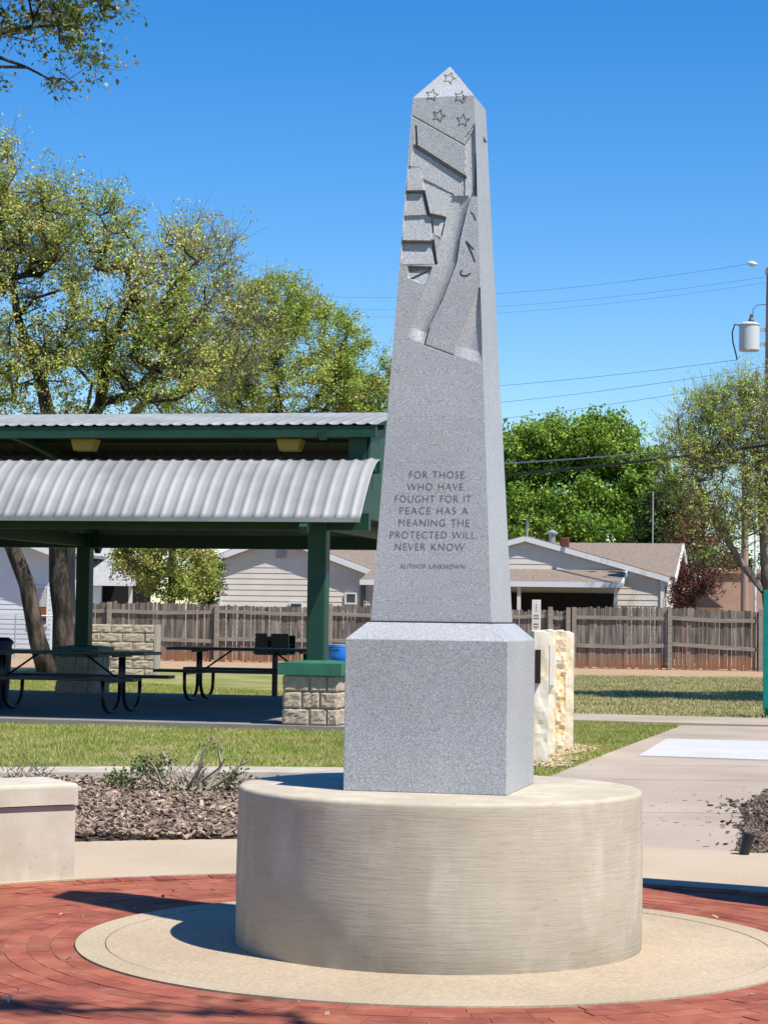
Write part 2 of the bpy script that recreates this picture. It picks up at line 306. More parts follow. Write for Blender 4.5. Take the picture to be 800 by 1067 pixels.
# ------------------------------------------------------------------ setting
def sheet(name,pts,z,m,thick=.0):
    mb=MB(); 
    if thick: mb.prism([(p[0],p[1],z-thick) for p in pts],(0,0,thick))
    else: mb.add([(p[0],p[1],z) for p in pts],[tuple(range(len(pts)))])
    return tag(mb.build(name,m),kind='structure')
mb=MB(); mb.add([(-600,-60,0),(600,-60,0),(600,1500,0),(-600,1500,0)],[(0,1,2,3)]); g=mb.build('ground',M_ground)
g.data.transform(Matrix.Translation(g.location)); g.location=(0,0,0); tag(g,kind='structure')
MC=Vector((.2442,8.9433,0)); PC=Vector((.1,8.12,0)); PR=3.11; WR=4.76
def arc(c,r,a0,a1,n): return [Vector((c.x+r*math.sin(a0+(a1-a0)*i/n),c.y+r*math.cos(a0+(a1-a0)*i/n),0)) for i in range(n+1)]
def annulus(name,c,r0,r1,z,m,a0=-math.pi,a1=math.pi,n=96,thick=.1,parent=None,kind='structure'):
    mb=MB(); A=arc(c,r0,a0,a1,n); B=arc(c,r1,a0,a1,n); q=len(A); up=Vector((0,0,z)); dn=Vector((0,0,z-thick))
    mb.add([p+up for p in A]+[p+up for p in B]+[p+dn for p in A]+[p+dn for p in B],
      [f for i in range(n) for f in ((i,q+i,q+i+1,i+1),(i,i+1,2*q+i+1,2*q+i),(q+i,3*q+i,3*q+i+1,q+i+1))]
      +[(0,2*q,3*q,q),(n,q+n,3*q+n,2*q+n)])
    o=mb.build(name,m,parent); 
    if kind: tag(o,kind=kind)
    return o
# plaza: sand bed, bricks, concrete rings
mb=MB(); mb.lathe((PC.x,PC.y,0),[(PR+.02,.0),(PR+.02,.0142)],128); tag(mb.build('plaza_bed',M_sand),kind='structure')
V=[];F=[]
r=1.47
rw=.092
while r<7.5:
    circ=2*math.pi*(r+rw/2); nb=int(circ/.2); off=random.random()*2*math.pi; ja=.0016
    for i in range(nb):
        a0=off+2*math.pi*i/nb+ja/r; a1=off+2*math.pi*(i+1)/nb-ja/r; am=(a0+a1)/2
        x=MC.x+(r+rw/2)*math.sin(am); y=MC.y+(r+rw/2)*math.cos(am)
        if (x-PC.x)**2+(y-PC.y)**2>(PR-.12)**2 or y<4.9: continue
        h=.0168+random.gauss(0,.0007); tx=random.gauss(0,.003); b0=len(V)
        r0=r+.0018+random.gauss(0,.0008); r1=r+rw-.0018
        for z in (0.0,h):
            for (rr,aa) in ((r0,a0),(r0,a1),(r1,a1),(r1,a0)):
                V.append((MC.x+rr*math.sin(aa),MC.y+rr*math.cos(aa),z+(tx*(rr-r) if z else 0)))
        F+=[(b0+4,b0+7,b0+6,b0+5),(b0,b0+1,b0+5,b0+4),(b0+1,b0+2,b0+6,b0+5),(b0+2,b0+3,b0+7,b0+6),(b0+3,b0,b0+4,b0+7)]
    r+=rw
nb=int(2*math.pi*PR/.098)
for i in range(nb):      # header course round the plaza edge
    a0=2*math.pi*i/nb+.0008; a1=2*math.pi*(i+1)/nb-.0008; b0=len(V); h=.021+random.gauss(0,.0012)
    for z in (0.0,h):
        for (rr,aa) in ((PR-.115,a0),(PR-.115,a1),(PR,a1),(PR,a0)): V.append((PC.x+rr*math.sin(aa),PC.y+rr*math.cos(aa),z))
    F+=[(b0+4,b0+7,b0+6,b0+5),(b0,b0+1,b0+5,b0+4),(b0+1,b0+2,b0+6,b0+5),(b0+2,b0+3,b0+7,b0+6),(b0+3,b0,b0+4,b0+7)]
tag(npmesh('brick_paving',np.array(V),np.array(F),M_brick),kind='structure')
annulus('ring_border',MC,1.345,1.462,.022,M_ring2,n=160)
annulus('ring_joint',MC,1.325,1.35,.016,M_joint,n=160)
mb=MB(); mb.lathe(MC,[(1.340,0),(1.340,.021)],160); tag(mb.build('ring_slab',M_ring),kind='structure')
annulus('walkway_ring',PC,PR+.004,WR,.028,M_walk,n=160)
# path to the right
pl=[G(520,832),G(557,817),G(626,789),G(710,757.5)]
pathpts=[(.35,12.78),(1.05,15.6),(pl[2].x,pl[2].y),(pl[3].x,pl[3].y)]
c1=G(598,752); c2=G(598,745); c3=G(830,751)
sheet('path',[(.2,12.2),(3.6,11.2),(5.8,19),(9.5,27.3)]+[(pl[3].x,pl[3].y),(pl[2].x,pl[2].y),(pl[1].x,pl[1].y),(.9,15.2)],.018,M_path,.1)
dirx=(c3-c2).normalized()
def nx(p,t): return (p.x+dirx.x*t,p.y+dirx.y*t)
sheet('cross_path',[nx(c1,-2.6),nx(c1,12),nx(c2,12),nx(c2,-2.6)],.022,M_path,.1)
for yy in (797,812,846):
    a=G(640,yy,.02); b_=G(830,yy+2,.02); d=Vector((0,.012,0))
    sheet('path_joint',[a,b_,b_+d,a+d],.0205,M_joint)
sheet('white_pad',[G(665,787,.03),G(815,792,.03),G(815,772.5,.03),G(694,769.5,.03)],.03,M_white,.05)
# kerb and mulch bed
KR=8.95
annulus('kerb',PC,KR,KR+.62,.11,M_kerb,a0=R(-48),a1=R(2),n=60,thick=.2)
annulus('mulch_bed',PC,WR+.004,KR-.004,.035,M_mulchbase,a0=R(-50),a1=R(3),n=50)

# ------------------------------------------------------------------ scatter helpers
def in_poly(x,y,poly):
    c=np.zeros(x.shape,bool); n=len(poly)
    for i in range(n):
        x0,y0=poly[i][0],poly[i][1]; x1,y1=poly[(i+1)%n][0],poly[(i+1)%n][1]
        if y0==y1: continue
        k=((y0>y)!=(y1>y))&(x<(x1-x0)*(y-y0)/(y1-y0)+x0); c^=k
    return c
def blades(name,poly,n,h,wd,m,z=0.,excl=None):
    xs=[p[0] for p in poly]; ys=[p[1] for p in poly]
    x=rng.uniform(min(xs),max(xs),n); y=rng.uniform(min(ys),max(ys),n)
    k=in_poly(x,y,poly)
    if excl is not None: k&=~excl(x,y)
    # clumping
    x=x[k];y=y[k]; N_=len(x)
    cl=np.sin(x*3.1+np.sin(y*2.3)*1.5)*np.sin(y*2.7+np.sin(x*1.9))*.5+.5
    hh=h*rng.uniform(.5,1.3,N_)*(.6+.6*cl); a=rng.uniform(0,2*np.pi,N_); lean=rng.uniform(.1,.8,N_)*hh; la=rng.uniform(0,2*np.pi,N_)
    V=np.zeros((N_,3,3)); V[:,0,0]=x-np.cos(a)*wd; V[:,0,1]=y-np.sin(a)*wd; V[:,1,0]=x+np.cos(a)*wd; V[:,1,1]=y+np.sin(a)*wd
    V[:,2,0]=x+np.cos(la)*lean; V[:,2,1]=y+np.sin(la)*lean; V[:,2,2]=hh; V[:,:,2]+=z
    F=np.arange(N_*3).reshape(-1,3); return tag(npmesh(name,V.reshape(-1,3),F,m),name_lab[name],'grass',kind='stuff') if name in name_lab else npmesh(name,V.reshape(-1,3),F,m)
name_lab={'lawn_grass':'short green and yellowing lawn grass between the kerb and the picnic pavilion','wedge_grass':'green grass wedge beside the concrete path and limestone slabs','dry_grass':'sparse dry grass in front of the wooden fence'}

# ------------------------------------------------------------------ monument
MO=Vector((.2458,8.865,0)); MF=Frame(MO,13.2)
def mz(u,v,z): return MF(u,v,z)
ZB,HB,ZS,B1,ZT,B2,ZP,A0=.6549,.5965,1.3241,.2429,3.4486,.1268,3.6046,.3253
# base drum
drum=MB(); Rd=.822; prof=[(Rd-.012,.0),(Rd,.02),(Rd+.002,.3),(Rd-.002,.6)]
for i in range(7):
    t=i/6*math.pi/2; prof.append((Rd-.02+.018*math.cos(t),.634+.018*math.sin(t)))
prof+=[(Rd-.06,.6545),(.05,.6545)]
drum.lathe(MC,prof,160); d=drum.build('concrete_drum',M_drum,smooth=True,auto=40)
tag(d,'round board-brushed concrete drum base standing under the granite obelisk','monument base')
ob=empty('granite_obelisk',(MO.x,MO.y,ZB),'tall grey granite obelisk with carved verse and relief on the concrete drum','obelisk',rz=MF.rot())
q=lambda a,z:[MF(-a,-a,z),MF(a,-a,z),MF(a,a,z),MF(-a,a,z)]
mb=MB(); bs=MB(); z1=ZB+HB
bt=B1+.012
mb.add(q(A0,ZB)+q(A0,z1)+q(bt,ZS-.006),[(3,2,1,0),(8,9,10,11)]+[(i,(i+1)%4,4+(i+1)%4,4+i) for i in range(4)]+[(4+i,4+(i+1)%4,8+(i+1)%4,8+i) for i in range(4)])
mb.build('pedestal',M_gran,ob,bevel=.003)
# shaft: carved front face as a fine relief
def pdepth(X,Y,poly,pts):
    """polygon mask with a plane through three (x,y,depth)"""
    m=in_poly(X,Y,poly)
    A=np.array([[p[0],p[1],1] for p in pts]); c=np.linalg.solve(A,np.array([p[2] for p in pts]))
    return m,c[0]*X+c[1]*Y+c[2]
def relief(X,Y):
    D=np.zeros_like(X)
    def P(poly,pts):
        m,v=pdepth(X,Y,poly,pts); D[m]=v[m]
    mm=.0020
    P([(430,151),(433,151),(484,183),(485,190),(473.5,202),(440,186),(428,174)],[(433,151,7*mm),(484,183,8*mm),(440,186,2*mm)])
    P([(485,150),(495.5,131),(499.5,200),(486,206),(472,203),(484,190)],[(485,150,6*mm),(497,140,9*mm),(485,200,5*mm)])
    P([(425.5,173),(437,174),(442,199),(423.5,200.5)],[(426,173,4*mm),(437,174,4*mm),(433,200,-3*mm)])
    P([(423.5,200.5),(442,199),(446,223),(421,225)],[(424,200,7*mm),(442,199,8*mm),(434,224,1*mm)])
    P([(440,186),(473,202),(464,226.5),(446,223)],[(440,186,5*mm),(473,202,5*mm),(455,226,-4*mm)])
    P([(421,225),(448.5,223.5),(450,251.5),(419,251.5)],[(421,225,6*mm),(448,224,6*mm),(434,251,-3.5*mm)])
    P([(448.5,224),(463,227),(459,248),(450,243)],[(449,224,9*mm),(463,227,9*mm),(456,248,-2*mm)])
    P([(419,251.5),(450,251.5),(453.5,275),(417.5,276)],[(419,252,8*mm),(450,252,8*mm),(434,276,-1*mm)])
    P([(449.5,250),(452,250),(455,275),(452.5,275)],[(449,250,12*mm),(452,250,12*mm),(453,275,8*mm)])
    P([(424.5,277),(450,278),(443,297),(425,289)],[(425,277,8*mm),(450,278,8*mm),(436,296,0)])
    P([(425.5,277),(449.5,278.5),(427,282.5)],[(425,277,18*mm),(449,278,14*mm),(427,282,18*mm)])
    P([(427,290),(449,279),(444,283.5),(430,290.5)],[(427,290,14*mm),(449,279,12*mm),(430,290,14*mm)])
    tt=np.clip((X-484.5)/13.,0,1); m=in_poly(X,Y,[(485,150),(496,129),(500,205),(484,205)]); D[m]=(.013*tt**.7*(1-tt**3)*1.3+.003)[m]
    slots=[(433,152,484,184.5,1.5,.03),(424,200,441.5,199.5,1.1,.03),(441,200,446.5,223,1.4,.035),(446,223.5,463,227,1.3,.03),(420,252,450,252.5,1.2,.03),(450.5,253,453.5,274,1.3,.035),(449,226,450.5,242,.8,.02),(463,228,459.5,246,.6,.02)]
    # long curved trough
    Ly=[196,203,248,275,315,352]; Lx=[467,463.5,460.5,452.5,438,424]
    Ry=[130,165,190,216,248,273,311,337,359]; Rx=[500,498,495.6,486,478.5,475,460.5,448,442]
    l=np.interp(Y,Ly,Lx); r_=np.interp(Y,Ry,Rx); t=(X-l)/(r_-l)
    yb=351+(X-424)*(359-351)/18.
    m=(Y>204)&(Y<yb)&(t>0)&(t<1); fade=np.clip((yb-Y)/13.,0,1)
    tt=np.clip(t,0,1); v=.025*np.power(tt,.9)*(1-tt**3.5)*1.25*fade+.002*fade
    D[m]=np.maximum(D,v)[m]
    # second trough at the right edge
    l2=np.interp(Y,[298,370],[499,471.7]); r2=np.interp(Y,[298,378],[502,501.5]); yb2=370+(X-471.7)*8/26.
    t=(X-l2)/(r2-l2); m=(Y>300)&(Y<yb2)&(t>0)&(t<1); fade=np.clip((yb2-Y)/12.,0,1)
    tt=np.clip(t,0,1); D[m]=(.019*tt**.9*(1-tt**3.5)*1.2*fade+.002*fade)[m]
    def line(x0,y0,x1,y1,wd=.8  ,dp=.006):
        dx,dy=x1-x0,y1-y0; LL=dx*dx+dy*dy; t=np.clip(((X-x0)*dx+(Y-y0)*dy)/LL,0,1)
        dist=np.hypot(X-x0-t*dx,Y-y0-t*dy); m=dist<wd; D[m]=np.maximum(D,dp)[m]
    for q9 in slots: line(*q9)
    for a9,b9 in zip(list(zip(Rx,Ry))[2:-1],list(zip(Rx,Ry))[3:]): line(a9[0],a9[1],b9[0],b9[1],.55,.018)
    line(430,121,484,151.5,.55); line(484.5,144,495,129,.7); line(433,132,433.8,151,.9,.02)
    line(495.3,160,494.5,202,.8,.03); line(442,359,472,370,.6)
    return D
NU,NV=230,760; ZC0=2.30      # relief from ZC0 to shaft top
def half(z): return B1+(B2-B1)*(z-ZS)/(ZT-ZS)
us=np.linspace(-1,1,NU); zs=np.linspace(ZC0,ZT,NV)
U,Z=np.meshgrid(us,zs); H=half(Z); UU=U*H
e1=np.array(MF.e1); e2=np.array(MF.e2); oo=np.array(MF.o)
P3=oo+UU[...,None]*e1+(-H)[...,None]*e2; P3[...,2]+=Z
dd=P3-np.array(CAM); zz=dd@np.array(FW); X=400+FPX*(dd@np.array(RT))/zz; Y=533.5-FPX*(dd@np.array(UP))/zz
D=relief(X,Y)
K=D.copy()
for _ in range(1):
    K[1:-1,1:-1]=(D[1:-1,1:-1]*2+D[:-2,1:-1]+D[2:,1:-1]+D[1:-1,:-2]+D[1:-1,2:])/6
    D=K.copy()
D[0,:]=0; D[-1,:]=0; D[:,-1]=0; D[:,0]=np.minimum(D[:,0],.0)
P3=P3+D[...,None]*e2
idx=np.arange(NU*NV).reshape(NV,NU)
Fq=np.stack([idx[:-1,:-1],idx[:-1,1:],idx[1:,1:],idx[1:,:-1]],-1).reshape(-1,4)
Vg=list(P3.reshape(-1,3)); nb=len(Vg)
def add_np(pts,fs):
    global Vg,Fx
    b0=len(Vg); Vg+= [np.array(p) for p in pts]; Fx+=[tuple(b0+i for i in f) for f in fs]
Fx=[]
hh=half(ZC0)
add_np([MF(-B1,-B1,ZS),MF(B1,-B1,ZS),MF(hh,-hh,ZC0),MF(-hh,-hh,ZC0)],[(0,1,2,3)])
add_np(q(B1,ZS)+q(B2,ZT),[(3,2,1,0),(1,2,6,5),(2,3,7,6),(3,0,4,7)])
add_np(q(B2,ZT)+[MF(0,0,ZP)],[(1,2,4,4),(2,3,4,4),(3,0,4,4),(0,1,4,4)])
Fall=np.concatenate([Fq,np.array([f for f in Fx])])
# triangles stored as quads would be degenerate: build the shaft with from_pydata instead
faces=[tuple(f) if f[2]!=f[3] else tuple(f[:3]) for f in Fall.tolist()]
mb=MB(); mb.v=[Vector(p) for p in Vg]; mb.f=faces; mb.build('shaft',M_gran,ob)
# flat dark triangle standing for shade in a small recess, right shaft face
def side_pt(px,py,off=.0015):   # right face plane
    n=(MF.e1*(ZT-ZS)+Vector((0,0,1))*(B1-B2)).normalized(); return hit(px,py,MF(B1,0,ZS)+n*off,n),n
def front_pt(px,py,off=.0012):
    n=(-MF.e2*(ZT-ZS)+Vector((0,0,1))*(B1-B2)).normalized(); return hit(px,py,MF(0,-B1,ZS)+n*off,n),n
def pyr_pt(px,py,off=.0012):
    n=(-MF.e2*(ZP-ZT)+Vector((0,0,1))*B2).normalized(); return hit(px,py,MF(0,-B2,ZT)+n*off,n),n
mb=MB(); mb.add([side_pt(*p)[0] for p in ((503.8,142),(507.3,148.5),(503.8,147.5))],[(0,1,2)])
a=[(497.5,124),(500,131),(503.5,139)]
mb.build('notch_shade',M_cut,ob)
def ribbon(mb,pl,fn,wd=.0013):  # flat dark strips imitating the shade in carved lines
    for (a,b_) in zip(pl[:-1],pl[1:]):
        A,n=fn(*a); B,_=fn(*b_)
        d=(B-A).normalized(); s=d.cross(n).normalized()*wd; mb.add([A-s-d*wd*.5,A+s-d*wd*.5,B+s+d*wd*.5,B-s+d*wd*.5],[(0,1,2,3)])
EDGE=lambda x:102-(x-432)*.5/63.5
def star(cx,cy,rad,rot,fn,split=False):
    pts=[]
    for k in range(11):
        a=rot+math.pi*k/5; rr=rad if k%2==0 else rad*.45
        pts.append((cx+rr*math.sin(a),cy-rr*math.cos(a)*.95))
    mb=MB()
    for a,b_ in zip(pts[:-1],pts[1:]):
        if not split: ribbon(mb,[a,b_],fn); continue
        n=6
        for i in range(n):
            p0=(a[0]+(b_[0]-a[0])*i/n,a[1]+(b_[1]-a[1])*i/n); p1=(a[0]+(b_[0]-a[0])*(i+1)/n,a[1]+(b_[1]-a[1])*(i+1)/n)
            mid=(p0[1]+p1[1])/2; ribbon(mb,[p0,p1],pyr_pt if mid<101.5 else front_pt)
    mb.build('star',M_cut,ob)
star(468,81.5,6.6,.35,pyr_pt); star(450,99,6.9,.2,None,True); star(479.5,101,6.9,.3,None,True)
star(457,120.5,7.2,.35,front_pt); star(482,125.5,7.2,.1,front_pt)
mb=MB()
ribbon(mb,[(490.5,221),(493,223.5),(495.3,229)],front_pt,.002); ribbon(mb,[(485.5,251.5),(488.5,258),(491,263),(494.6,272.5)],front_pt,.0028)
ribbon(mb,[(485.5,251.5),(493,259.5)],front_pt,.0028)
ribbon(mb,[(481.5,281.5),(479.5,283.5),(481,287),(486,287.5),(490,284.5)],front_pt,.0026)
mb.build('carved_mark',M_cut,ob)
def text_line(txt,xl,xr,yc,hpx,off):
    cu=bpy.data.curves.new('t','FONT'); cu.body=txt; cu.size=1; cu.space_character=1.12; cu.space_word=1.25; cu.resolution_u=4; cu.offset=off
    to=bpy.data.objects.new('t',cu); COL.objects.link(to); bpy.context.view_layer.update()
    me=bpy.data.meshes.new_from_object(to.evaluated_get(bpy.context.evaluated_depsgraph_get()))
    xs=[v.co.x for v in me.vertices]; ys=[v.co.y for v in me.vertices]; x0,x1,y0,y1=min(xs),max(xs),min(ys),max(ys)
    L0,n=front_pt(xl,yc); R0,_=front_pt(xr,yc); C=(L0+R0)/2
    T,_=front_pt((xl+xr)/2,yc-hpx/2); Bt,_=front_pt((xl+xr)/2,yc+hpx/2); hgt=(T-Bt).length; wid=(R0-L0).length
    ex=MF.e1; ey=n.cross(ex).normalized(); ey=ey if ey.z>0 else -ey
    vs=[C+ex*((v.co.x-(x0+x1)/2)/(x1-x0)*wid)+ey*((v.co.y-(y0+y1)/2)/(y1-y0)*hgt) for v in me.vertices]
    fs=[tuple(p.vertices) for p in me.polygons]
    bpy.data.objects.remove(to); bpy.data.curves.remove(cu)
    return vs,fs
mb=MB()
for t,xl,xr,yc in (('FOR THOSE',426.5,483.5,494.5),('WHO HAVE',424,482.5,507),('FOUGHT FOR IT',411.5,491,519.7),('PEACE HAS A',416.5,487.5,532),('MEANING THE',415.5,489,544.7),('PROTECTED WILL',406.5,495,557.3),('NEVER KNOW',411.5,484,569.7)):
    mb=MB(); mb.add(*text_line(t,xl,xr,yc,7.3,-.013)); mb.build('inscription',M_text,ob)
mb=MB(); mb.add(*text_line('AUTHOR UNKNOWN',416.5,484,590,4.8,-.004)); mb.build('attribution',mat('cut_shade_faint',(.17,.175,.19),.9),ob)  # fainter grey, again standing for shade in the lettering
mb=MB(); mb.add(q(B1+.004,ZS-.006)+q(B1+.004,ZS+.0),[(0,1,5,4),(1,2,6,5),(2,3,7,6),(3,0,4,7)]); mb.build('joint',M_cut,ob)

# ------------------------------------------------------------------ seat wall at the left
a1=math.atan2(G(82,921).x-PC.x,G(82,921).y-PC.y)
sw=empty('seat_wall',(PC.x+3.4*math.sin(a1-.4),PC.y+3.4*math.cos(a1-.4),0),'curved pale concrete seat wall with a capstone beside the brick plaza','seat wall')
annulus('wall_body',PC,PR+.05,PR+.46,.385,M_bench,a0=a1-1.2,a1=a1-.004,n=40,thick=.385,parent=sw,kind=None)
o=annulus('capstone',PC,PR+.03,PR+.49,.495,M_bench,a0=a1-1.2,a1=a1,n=40,thick=.104,parent=sw,kind=None)
m=o.modifiers.new('bevel','BEVEL'); m.width=.02; m.segments=3; m.limit_method='ANGLE'

# ------------------------------------------------------------------ mulch, twigs, shrub
def chips(name,sampler,n,m,label,cat,smin=.02,smax=.08,z=.035,flat=1.):
    V=[];F=[]
    for i in range(n):
        x,y,zz=sampler(); l=random.uniform(smin,smax); wd=l*random.uniform(.12,.32); t=random.uniform(.003,.010)
        a=random.uniform(0,math.pi); Mx=Matrix.Rotation(a,3,'Z')@Matrix.Rotation(random.gauss(0,.3*flat),3,'Y')@Matrix.Rotation(random.gauss(0,.35*flat),3,'X')
        b0=len(V)
        for dz in (-t,t):
            for sx_,sy_ in ((-1,-1),(1,-.7),(.8,1),(-1,.8)):
                p=Mx@Vector((sx_*l/2,sy_*wd/2,dz/2)); V.append((x+p.x,y+p.y,zz+z+p.z+random.uniform(0,.012*flat)))
        F+=[(b0+4,b0+5,b0+6,b0+7),(b0,b0+1,b0+5,b0+4),(b0+1,b0+2,b0+6,b0+5),(b0+2,b0+3,b0+7,b0+6),(b0+3,b0,b0+4,b0+7)]
    return tag(npmesh(name,np.array(V),np.array(F),m),label,cat,kind='stuff')
def bed():
    while True:
        a=R(random.uniform(-36,3)); r=math.sqrt(random.uniform((WR-.02)**2,KR**2)); x=PC.x+r*math.sin(a); y=PC.y+r*math.cos(a)
        if x>-3.6 and x<.3: return x,y,.02*math.sin(x*3)*math.sin(y*2.2)+.02
chips('mulch',bed,19000,M_chip,'shredded brown bark mulch filling the bed behind the seat wall','mulch',.025,.11)
hc=G(828,862); hpoly=[(771,892),(850,892),(850,822),(800,826),(786,838),(776,862)]
def heap():
    while True:
        if random.random()<.985:
            px=random.uniform(770,850); py=random.uniform(824,893)
            if not in_poly(np.array([px]),np.array([py]),hpoly)[0]: continue
        else: px=random.triangular(735,800,790); py=random.triangular(830,893,845)
        p=G(px,py); d=math.hypot((p.x-hc.x)/.38,(p.y-hc.y)/1.6); return p.x,p.y,max(0,.13*(1-d))
mb=MB(); n=24
V=[Vector((hc.x,hc.y,.13))]
for k in range(n):
    t=2*math.pi*k/n; V.append(Vector((hc.x+.18*math.cos(t),hc.y+1.0*math.sin(t),.07)))
for k in range(n):
    t=2*math.pi*k/n; V.append(Vector((hc.x+.27*math.cos(t),max(12.45,hc.y+1.7*math.sin(t)),.012)))
mb.add(V,[(0,1+k,1+(k+1)%n) for k in range(n)]+[(1+k,1+n+k,1+n+(k+1)%n,1+(k+1)%n) for k in range(n)])
tag(mb.build('mulch_mound',M_mulchbase),kind='structure')
chips('spilled_mulch',heap,5500,mat('dark_mulch_chips',(.17,.125,.10),.9,island=.8),'dark mulch heap spilling onto the path at the right edge','mulch',z=.02)
def litter():
    while True:
        px=random.uniform(655,800); py=random.triangular(815,893,850)
        if px<700 and random.random()<.6: continue
        p=G(px,py); return p.x,p.y,0
chips('path_litter',litter,70,M_leafl,'brown leaf and bark scraps scattered over the concrete path','litter',.012,.04,z=.016,flat=.12)
def litter2():
    p=G(random.uniform(735,785),random.gauss(827,2)); return p.x,p.y,0
def brickdeb():
    while True:
        x=random.uniform(-2.6,2.9); y=random.uniform(6.9,11)
        if math.hypot(x-MC.x,y-MC.y)>1.46 and math.hypot(x-PC.x,y-PC.y)<PR: return x,y,0
chips('paving_debris',brickdeb,60,mat('pale_debris',(.5,.38,.28),.9,island=.4),'small pale grit and leaf scraps on the brick paving','debris',.006,.03,z=.022)

# path light stub
p=G(774,892,.02); pl_=empty('path_light',(p.x,p.y,.02),'small black cylindrical path light leaning in the dark mulch heap','path light')
tp=p+Vector((.03,.0,.115)); mb=MB(); mb.tube([p,tp],[.028,.034],16); mb.build('light_body',M_black,pl_,smooth=True,auto=40)
mb=MB(); mb.tube([tp,tp+Vector((.003,0,.012))],[.042,.042],16); mb.build('light_cap',M_black,pl_)

def twig_path(a,d,L_,k=5,jit=.12):
    pts=[Vector(a)]; d=Vector(d).normalized()
    for i in range(k):
        d=(d+Vector((random.gauss(0,jit),random.gauss(0,jit),random.gauss(0,jit*.7)))).normalized(); pts.append(pts[-1]+d*L_/k)
    return pts
def leaves_np(C,size,aspect=.55,flat=0.):
    C=np.asarray(C,float); n=len(C); a=rng.normal(size=(n,3)); a[:,2]*=(1-flat); a/=np.linalg.norm(a,axis=1)[:,None]
    b_=rng.normal(size=(n,3)); b_-= (a*b_).sum(1)[:,None]*a; b_/=np.linalg.norm(b_,axis=1)[:,None]
    s=(size*rng.uniform(.6,1.35,n))[:,None]
    V=np.stack([C-a*s/2,C+b_*s*aspect/2-a*s*.1,C+a*s/2,C-b_*s*aspect/2-a*s*.1],1).reshape(-1,3)
    return V,np.arange(4*n).reshape(-1,4)
def leafobj(name,C,size,m,parent,aspect=.55):
    V,F=leaves_np(C,size,aspect); return npmesh(name,V,F,m,parent)

sp=G(196,826,.05); sh=empty('pruned_shrub',(sp.x,sp.y,.03),'pruned half-dead shrub with bare pale sticks rising from the mulch bed','shrub')
mb=MB(); lc=[]
random.seed(11)
targets=[(222,768),(228,772),(207,786),(196,800),(180,795),(187,797),(170,783),(168,795),(175,800),(250,806),(245,815),(215,800),(212,793),(200,798),(190,803),(155,790),(150,797),(222,812),(132,768+20),(235,790),(260,792)]
for (tx,ty) in targets:
    e=AY(tx,ty,sp.y+random.uniform(-.35,.35)); s_=sp+Vector((random.uniform(-.08,.08)+(tx-196)*.0015,random.uniform(-.1,.1),0))
    mid=(s_+e)/2+Vector((random.gauss(0,.03),random.gauss(0,.03),random.gauss(0,.03))); pts=[s_,(s_+mid)/2+Vector((random.gauss(0,.012),0,0)),mid,(mid+e)/2+Vector((random.gauss(0,.015),0,random.gauss(0,.01))),e]
    r0=random.uniform(.008,.018); mb.tube(pts,[r0,r0*.85,r0*.7,r0*.5,r0*.3],5)
    for _ in range(3):
        k=random.randint(1,3); mb.tube(twig_path(pts[k],(e-s_)+Vector((random.gauss(0,.3),random.gauss(0,.2),random.uniform(0,.3))),random.uniform(.08,.22),3),[.004,.003,.002,.0015],4)
mb.build('stems',M_twig,sh)
for (tx,ty,n_) in ((150,795,130),(160,800,150),(165,806,110),(145,802,90),(172,792,60),(125,808,90),(118,812,70),(243,808,110),(236,814,90),(206,818,60),(222,775,22),(130,815,80),(185,822,60)):
    c=AY(tx,ty,sp.y+random.uniform(-.25,.25))
    for _ in range(n_): lc.append(c+Vector((random.gauss(0,.045),random.gauss(0,.08),random.gauss(0,.03))))
leafobj('leaf_clumps',[tuple(c) for c in lc],.032,mat('shrub_leaves',(.07,.10,.025),.6,col2=(.16,.18,.06),scale=9,island=.4,translucent=.2),sh)
# second twig clump behind the seat wall
s2=G(8,812,.05); sh2=empty('twig_clump',(s2.x,s2.y,.03),'low bare twig clump just behind the seat wall at the left edge','shrub')
mb=MB()
for i in range(55):
    a=random.uniform(-.95,.95); mb.tube(twig_path(s2+Vector((random.uniform(-.35,.3),random.uniform(-.2,.2),0)),(a,random.uniform(-.4,.4),.55),random.uniform(.12,.3),4),[.005,.004,.003,.002,.001],4)
mb.build('stems',mat('grey_twigs',(.22,.17,.15),.9),sh2)

# ------------------------------------------------------------------ lawn grass
PF=Frame((0,0),12.)
O_=G(322.5,756.,.06); PF.o=Vector((O_.x,O_.y,0))
slab_v0=-.12
def excl(x,y):
    dx=x-PF.o.x; dy=y-PF.o.y; v=dx*PF.e2.x+dy*PF.e2.y; u=dx*PF.e1.x+dy*PF.e1.y
    return ((v>slab_v0)&(v<9.2)&(u<.9))|(np.hypot(x-PC.x,y-PC.y)<KR+.6)
blades('lawn_grass',[(-6.2,16.5),(.6,17.),(.8,28),(-.5,36),(-9,46),(-11,38)],520000,.038,.0045,M_grass,excl=excl)
wedge=[(1.0,16.2),(pl[2].x,pl[2].y),(pl[3].x,pl[3].y),(c1.x-.1,c1.y),(-.4,27)]
wedge=[(.6,17.2),(pl[1].x+.03,pl[1].y),(pl[2].x+.02,pl[2].y),(pl[3].x-.05,pl[3].y-.05),(c1.x,c1.y-.1),(-.5,27.2),(-.5,18.5)]
blades('wedge_grass',wedge,160000,.042,.0045,M_grass)
cc=[nx(c2,-3),nx(c2,7)]
blades('dry_grass',[(cc[0][0],cc[0][1]+.1),(cc[1][0],cc[1][1]+.1),(13,50),(-2,50)],200000,.04,.008,M_dry)

